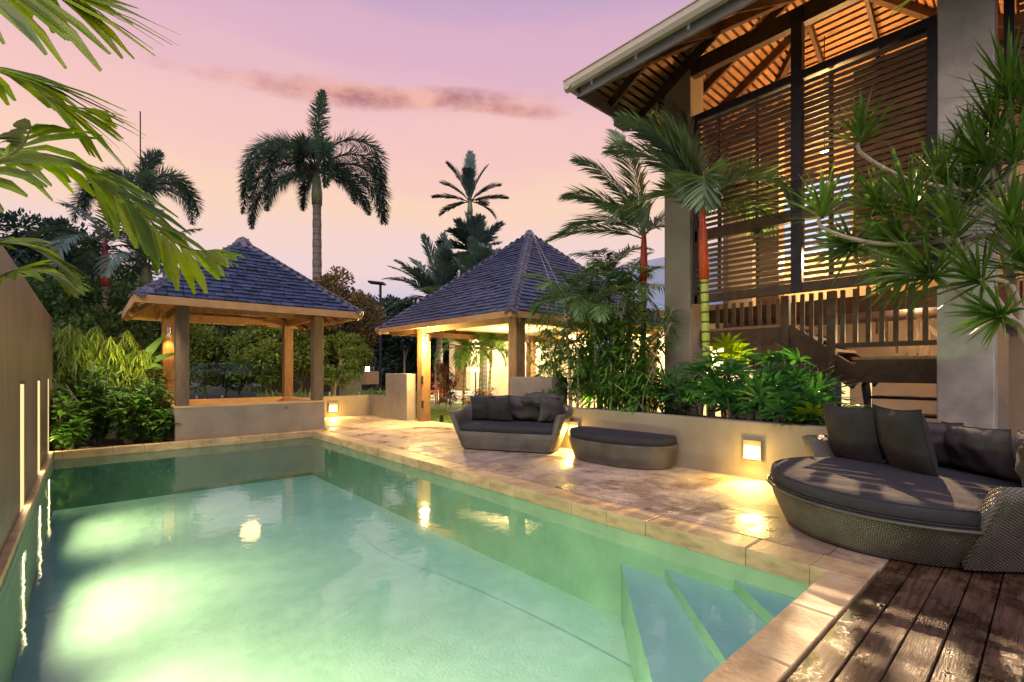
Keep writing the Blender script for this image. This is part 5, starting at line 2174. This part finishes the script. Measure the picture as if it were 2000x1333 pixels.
# weeping bamboo / grass behind the left bed
rr = random.Random(77)
for j, (x, y, H, lab) in enumerate(((-.55, 12.2, 2.1, 'weeping grass bamboo next to the end of the streaked wall'), (.15, 12.4, 2.0, 'weeping grass bamboo in the middle of the left bed'), (.75, 12.3, 1.75, 'yellow lit weeping grass bamboo nearest the orange post'), (-.2, 12.9, 2.15, 'tall weeping grass bamboo at the back of the left bed'))):
    t = thing('weeping_bamboo', lab, 'bamboo', (x, y, -.03), group='weeping bamboo behind the broadleaf shrubs')
    st = MB()
    k = MB()
    for s in range(26):
        p0 = Vector((x + rr.uniform(-.25, .25), y + rr.uniform(-.3, .3), -.03))
        a = rr.uniform(0, 2 * pi)
        h = H * rr.uniform(.7, 1.05)
        rch = rr.uniform(.15, .5)
        dv = Vector((math.cos(a), math.sin(a), 0))
        C_ = catmull([p0, p0 + dv * rch * .3 + Vector((0, 0, h * .7)), p0 + dv * rch * .8 + Vector((0, 0, h)), p0 + dv * rch * 1.4 + Vector((0, 0, h * .82))], 10)
        st.tube(C_, .005, 4)
        for q in range(80):
            u = rr.uniform(1.5, 9.9)
            a_ = int(u)
            p = C_[a_].lerp(C_[a_ + 1], u - a_)
            aa = rr.uniform(0, 2 * pi)
            k.leaf(p, Vector((math.cos(aa), math.sin(aa), rr.uniform(-.6, .2))), Vector((0, 0, 1)), rr.uniform(.16, .32), .019, 1.6, seg=2, prof=(.5, 1, 0))
    st.build('stems', 'leafstem', t, kind='stuff')
    k.build('foliage', 'leaf_grass', t, kind='stuff')


# broadleaf shrubs in front
def broad_shrub(label, base, H, rad, nst, seed, m='leaf_shrub', L=.19, w=.078):
    rr = random.Random(seed)
    t = thing('broadleaf_shrub', label, 'shrub', base, group='broadleaf shrubs at the far end of the pool')
    B = Vector(base)
    st = MB()
    k = MB()
    for s in range(nst):
        a = rr.uniform(0, 2 * pi)
        rch = rad * rr.uniform(.2, 1)
        tip = B + Vector((math.cos(a) * rch, math.sin(a) * rch, H * rr.uniform(.45, 1.05)))
        mid = B.lerp(tip, .5) + Vector((0, 0, .08))
        C_ = catmull([B + Vector((math.cos(a) * .05, math.sin(a) * .05, 0)), mid, tip], 6)
        st.tube(C_, [.014 - .008 * i / 6 for i in range(7)], 5)
        for q in range(34):
            f = rr.uniform(.12, 1) * 6
            a_ = min(int(f), 5)
            p = C_[a_].lerp(C_[a_ + 1], f - a_)
            aa = rr.uniform(0, 2 * pi)
            d = Vector((math.cos(aa), math.sin(aa), rr.uniform(-.1, .9)))
            k.leaf(p, d, Vector((0, 0, 1)), L * rr.uniform(.7, 1.2), w * rr.uniform(.8, 1.2), rr.uniform(.2, .7), seg=3, prof=(.15, .9, .85, 0))
    st.build('stems', 'bark_grey', t, kind='stuff')
    k.build('foliage', m, t, kind='stuff')
    return t


for i, (x, y, H, rd, n, lab, m) in enumerate(((-.35, 10.75, .95, .42, 30, 'dark broadleaf shrub against the end of the streaked wall', 'leaf_shrub'), (.15, 11.15, 1.25, .5, 34, 'tall broadleaf shrub in the middle of the left bed', 'leaf_shrub'),
                                              (.55, 10.75, .9, .42, 30, 'green broadleaf shrub above the skimmer opening', 'leaf_shrub'), (.92, 10.95, 1.05, .4, 30, 'broadleaf shrub leaning on the spa surround', 'leaf_shrub'),
                                              (-.1, 11.6, 1.4, .5, 30, 'back row broadleaf shrub below the weeping bamboo', 'leaf_shrub'), (.9, 11.8, 1.35, .35, 22, 'bright broadleaf shrub in front of the orange lit post', 'leaf_tree_lit'),
                                              (.95, 10.5, .5, .25, 18, 'small shrub by the corner of the spa wall', 'leaf_shrub'), (-.2, 10.5, .45, .25, 16, 'small shrub by the wall end at the water edge', 'leaf_shrub'))):
    broad_shrub(lab, (x, y, -.03), H, rd, n, 160 + i, m)
# big banana-like leaf
t = thing('banana_plant', 'large smooth banana leaves between the bamboo and the gazebo eave', 'plant', (.85, 12.0, -.03))
for i, (azd, el, L, w) in enumerate(((vr + 10, 40, .9, .26), (vr + 60, 65, 1.0, .24), (vr - 20, 20, .8, .24))):
    k = MB()
    a = math.radians(azd)
    p0 = Vector((.75, 12.1, 1.25))
    k.tube([(.8, 12.05, -.03), tuple(p0)], .02, 6, mi=1)
    e_ = math.radians(el)
    k.leaf(p0, Vector((math.cos(a) * math.cos(e_), math.sin(a) * math.cos(e_), math.sin(e_))), Vector((0, 0, 1)) - FW * .7, L, w, .5, seg=4)
    k.build('leaf', ['leaf_bamboo', 'leafstem'], t)
# strappy plants behind the low wall
for j, (x, lab) in enumerate(((785, 'low strappy plants behind the pier'), (560, 'reddish strappy plants seen under the gazebo'), (730, 'low strappy plants behind the glass fence'))):
    b0 = atD(x, 760, 15.2 + j * .5)
    t = thing('strappy_plant', lab, 'plant', (b0.x, b0.y, 0))
    k = MB()
    for s in range(120):
        p0 = Vector((b0.x, b0.y, .1)) + Vector((R.uniform(-.7, .7), R.uniform(-.4, .4), R.uniform(0, .2)))
        a = R.uniform(0, 2 * pi)
        k.leaf(p0, Vector((math.cos(a) * .5, math.sin(a) * .5, 1)), Vector((math.cos(a), math.sin(a), 0)), R.uniform(.4, .75), .035, .9, seg=3)
    k.build('foliage', 'leaf_tree_lit', t, kind='stuff')

# ---- dracaena tree at the right
dr = thing('dracaena_tree', 'branching dracaena with spiky leaf rosettes in front of the big grey column', 'tree', (6.05, -.25, 0))
rr = random.Random(99)


def rosette(k, c, ax, n, L, w, rr, spread=1.15):
    ax = Vector(ax).normalized()
    s1 = ax.orthogonal().normalized()
    s2 = ax.cross(s1)
    for i in range(n):
        a = i * 2.399 + rr.uniform(-.2, .2)
        th = spread * ((i + .5) / n) ** .65 + rr.uniform(-.08, .08)
        d = ax * math.cos(th) + (s1 * math.cos(a) + s2 * math.sin(a)) * math.sin(th)
        k.leaf(Vector(c) - ax * (i / n) * L * .18, d, ax, L * rr.uniform(.75, 1.1), w, .12 + .45 * rr.random() * (th / spread), seg=3, prof=(.7, 1, .7, 0))


ros = [  # photo x, y, distance, leaf length px, axis (right, up)
    (1683, 266, 4.5, 95, (-.05, 1)), (1606, 412, 4.5, 95, (0, 1)), (1925, 312, 4.3, 130, (-.4, .9)), (1970, 175, 4.4, 120, (-.1, 1)), (1778, 402, 4.4, 125, (-.4, .9)),
    (1862, 445, 4.2, 135, (-.25, .8)), (1810, 532, 4.2, 120, (-.7, .3)), (1905, 540, 4.1, 120, (-.5, .4)), (1947, 615, 4.0, 85, (-.7, .2)), (1720, 405, 4.6, 105, (-.6, .8)),
    (1890, 380, 4.5, 120, (.1, 1)), (1985, 300, 4.2, 130, (.1, 1)), (1975, 430, 4.2, 130, (-.3, .7)), (1840, 350, 4.6, 115, (-.2, 1)), (1755, 470, 4.5, 110, (-.8, .3)),
    (2010, 520, 4.1, 120, (-.4, .6)), (1945, 250, 4.5, 120, (-.3, 1)), (2010, 200, 4.3, 120, (.1, 1)),
    (1830, 480, 4.6, 110, (-.9, .1)), (1985, 500, 4.5, 120, (.2, .7)), (1660, 480, 4.7, 85, (-.9, .3)), (1770, 530, 4.5, 95, (-.9, -.1)), (1900, 300, 4.7, 100, (.2, 1))]
hub1 = atD(1998, 640, 4.15)
hub2 = atD(1960, 480, 4.3)
hub3 = atD(1890, 470, 4.4)
hub4 = atD(1940, 380, 4.4)
k = MB()
k.tube(catmull([Vector((6.05, -.25, 0)), Vector((6.0, -.15, .7)), hub1, hub2], 14), [.06 - .025 * i / 14 for i in range(15)], 8)
k.tube(catmull([hub1 + Vector((0, 0, -.1)), atD(1975, 560, 4.1), atD(1900, 545, 4.2)], 8), .022, 6)
k.tube(catmull([hub2, atD(1930, 460, 4.35), hub3], 8), .025, 6)
k.tube(catmull([hub2, hub4, atD(1950, 250, 4.5)], 8), .022, 6)
k.build('trunk', 'bark_tan', dr, smooth=True)
hubs = [hub1, hub2, hub3, hub4]
for (x, y, tt, lp, ax) in ros:
    c = atD(x, y, tt)
    L = lp / FOC * tt
    axw = RT * ax[0] + Vector((0, 0, 1)) * ax[1] - FW * rr.uniform(-.1, .35)
    axw.normalize()
    h = min(hubs, key=lambda q: (q - c).length + (0 if q.z < c.z else .3))
    b = MB()
    b.tube(catmull([h, h.lerp(c - axw * .25, .6) - Vector((0, 0, .05)), c - axw * .16, c], 10), [.022 - .007 * i / 10 for i in range(11)], 6)
    b.build('branch', 'bark_tan', dr, smooth=True)
    b = MB()
    rosette(b, c, axw, 46, L * 1.0, .034, rr, 1.25)
    b.build('leaf_rosette', 'leaf_dracaena', dr)

# ---- near palm, fronds reaching in at top left
npm = thing('overhanging_palm', 'near palm whose bright ragged yellow green fronds hang in at the top left', 'palm tree', (-1.75, 1.9, 0))
k = trunk_mb([(-1.75, 1.9, -.05), (-1.72, 1.95, 1.2), (-1.6, 2.0, 2.5)], (.12, .10), 14)
k.build('trunk', ['bark_grey', 'cane_ring'], npm)
rag = (.3, .85, .9, .3)
rr = random.Random(4)


def nf(px, tt, ll, nl=18, lw=.075, sag=.5, ang=50, up=None, m='leaf_near', start=.05, r0=.012, wind=Vector((0, 0, 0)), lift=.1):
    pts = [atD(x, y, t_) for (x, y), t_ in zip(px, tt)]
    frond(npm, pts, m, stem='leafstem', nl=nl, ll=ll, lw=lw, start=start, ang=ang, sag=sag, r0=r0, rr=rr, up=up or Vector((0, 0, 1)), prof=rag, wind=wind, lift=lift)


nf([(-60, 290), (60, 300), (160, 325), (260, 400), (350, 480), (440, 495)], (1.9, 2.0, 2.1, 2.2, 2.3, 2.35), .36, nl=26, lw=.050, sag=.6, ang=50, up=Vector((0, 0, 1)) - FW * .6)
nf([(-120, 120), (-40, 130), (40, 150), (110, 200), (180, 215)], (1.6, 1.7, 1.8, 1.9, 2.0), .38, nl=22, lw=.042, sag=.5, ang=46, up=Vector((0, 0, 1)) - FW * .8)
nf([(-150, -60), (-60, -50), (20, -40), (90, -20), (150, 0)], (1.5, 1.55, 1.6, 1.7, 1.75), .42, nl=20, lw=.042, sag=.6, ang=50, up=-FW + Vector((0, 0, .4)))
nf([(-80, 380), (-20, 330), (40, 290), (60, 250)], (1.7, 1.75, 1.8, 1.85), .30, nl=15, lw=.05, sag=.9, ang=60, up=Vector((0, 0, 1)) - FW)
nf([(-40, 480), (20, 470), (80, 490), (140, 530)], (2.6, 2.7, 2.8, 2.9), .30, nl=14, lw=.05, sag=.5, ang=55, up=Vector((0, 0, 1)) - FW * .5)
nf([(-30, 560), (30, 530), (90, 530), (150, 560)], (3.0, 3.0, 3.1, 3.2), .3, nl=14, lw=.05, sag=.5, ang=55, up=Vector((0, 0, 1)) - FW * .5)
# a frond tip dipping in at the top right
npr = thing('overhead_frond', 'green palm frond tip dipping in at the top right corner', 'palm frond', tuple(atD(1800, -60, 3)))
frond(npr, [atD(1960, -120, 3.2), atD(1860, -60, 3.1), atD(1800, -15, 3.0), atD(1770, 5, 2.95)], 'leaf_near', stem='leafstem', nl=16, ll=.22, lw=.03, sag=.3, r0=.008, rr=rr)

# ================================================================== GARDEN LIGHTS AND ADDED FILLS
light('bed_uplight', 'SPOT', (.55, 11.2, 1.75), 120, (1, .74, .22), .1, to=(.5, 12.5, 1.35), spot=120, blend=1)
light('shrub_fill', 'SPOT', (.95, 9.9, 2.25), 330, (1, .80, .45), .2, to=(.3, 11.0, .5), spot=80, blend=1)  # fill spot without a fixture, added to brighten the shrubs
light('near_frond_fill', 'SPOT', (-.2, 2.2, .6), 110, (1, .95, .4), .15, to=(-.4, 2.6, 2.4), spot=100, blend=1)  # fill spot in mid-air over the water, added to brighten the fronds
light('gazebo_soffit', 'POINT', (2.6, 11.3, 1.9), 12, (1, .58, .25), .2)
light('tree_uplight', 'SPOT', (8.2, 13.2, .2), 420, (1, .72, .3), .1, to=(8.9, 13.4, 2.0), spot=120, blend=1)
light('lawn_light', 'SPOT', (7.6, 10.6, 1.9), 320, (1, .8, .25), .1, to=(7.4, 10.8, 0), spot=130, blend=1)
light('fence_uplight', 'SPOT', (4.9, 13.6, .2), 300, (1, .66, .25), .2, to=(6.5, 16.5, 2.0), spot=100, blend=1)
light('fence_uplight_two', 'SPOT', (3.2, 13.6, .2), 240, (1, .7, .3), .2, to=(3.4, 16.5, 1.6), spot=110, blend=1)
light('planter_uplight', 'SPOT', (6.15, 3.3, .62), 14, (1, .78, .3), .05, to=(6.45, 3.1, 3.0), spot=80, blend=1)
light('cane_uplight', 'SPOT', (6.25, 5.2, .62), 60, (1, .80, .3), .05, to=(6.6, 5.1, 3.0), spot=100, blend=1)
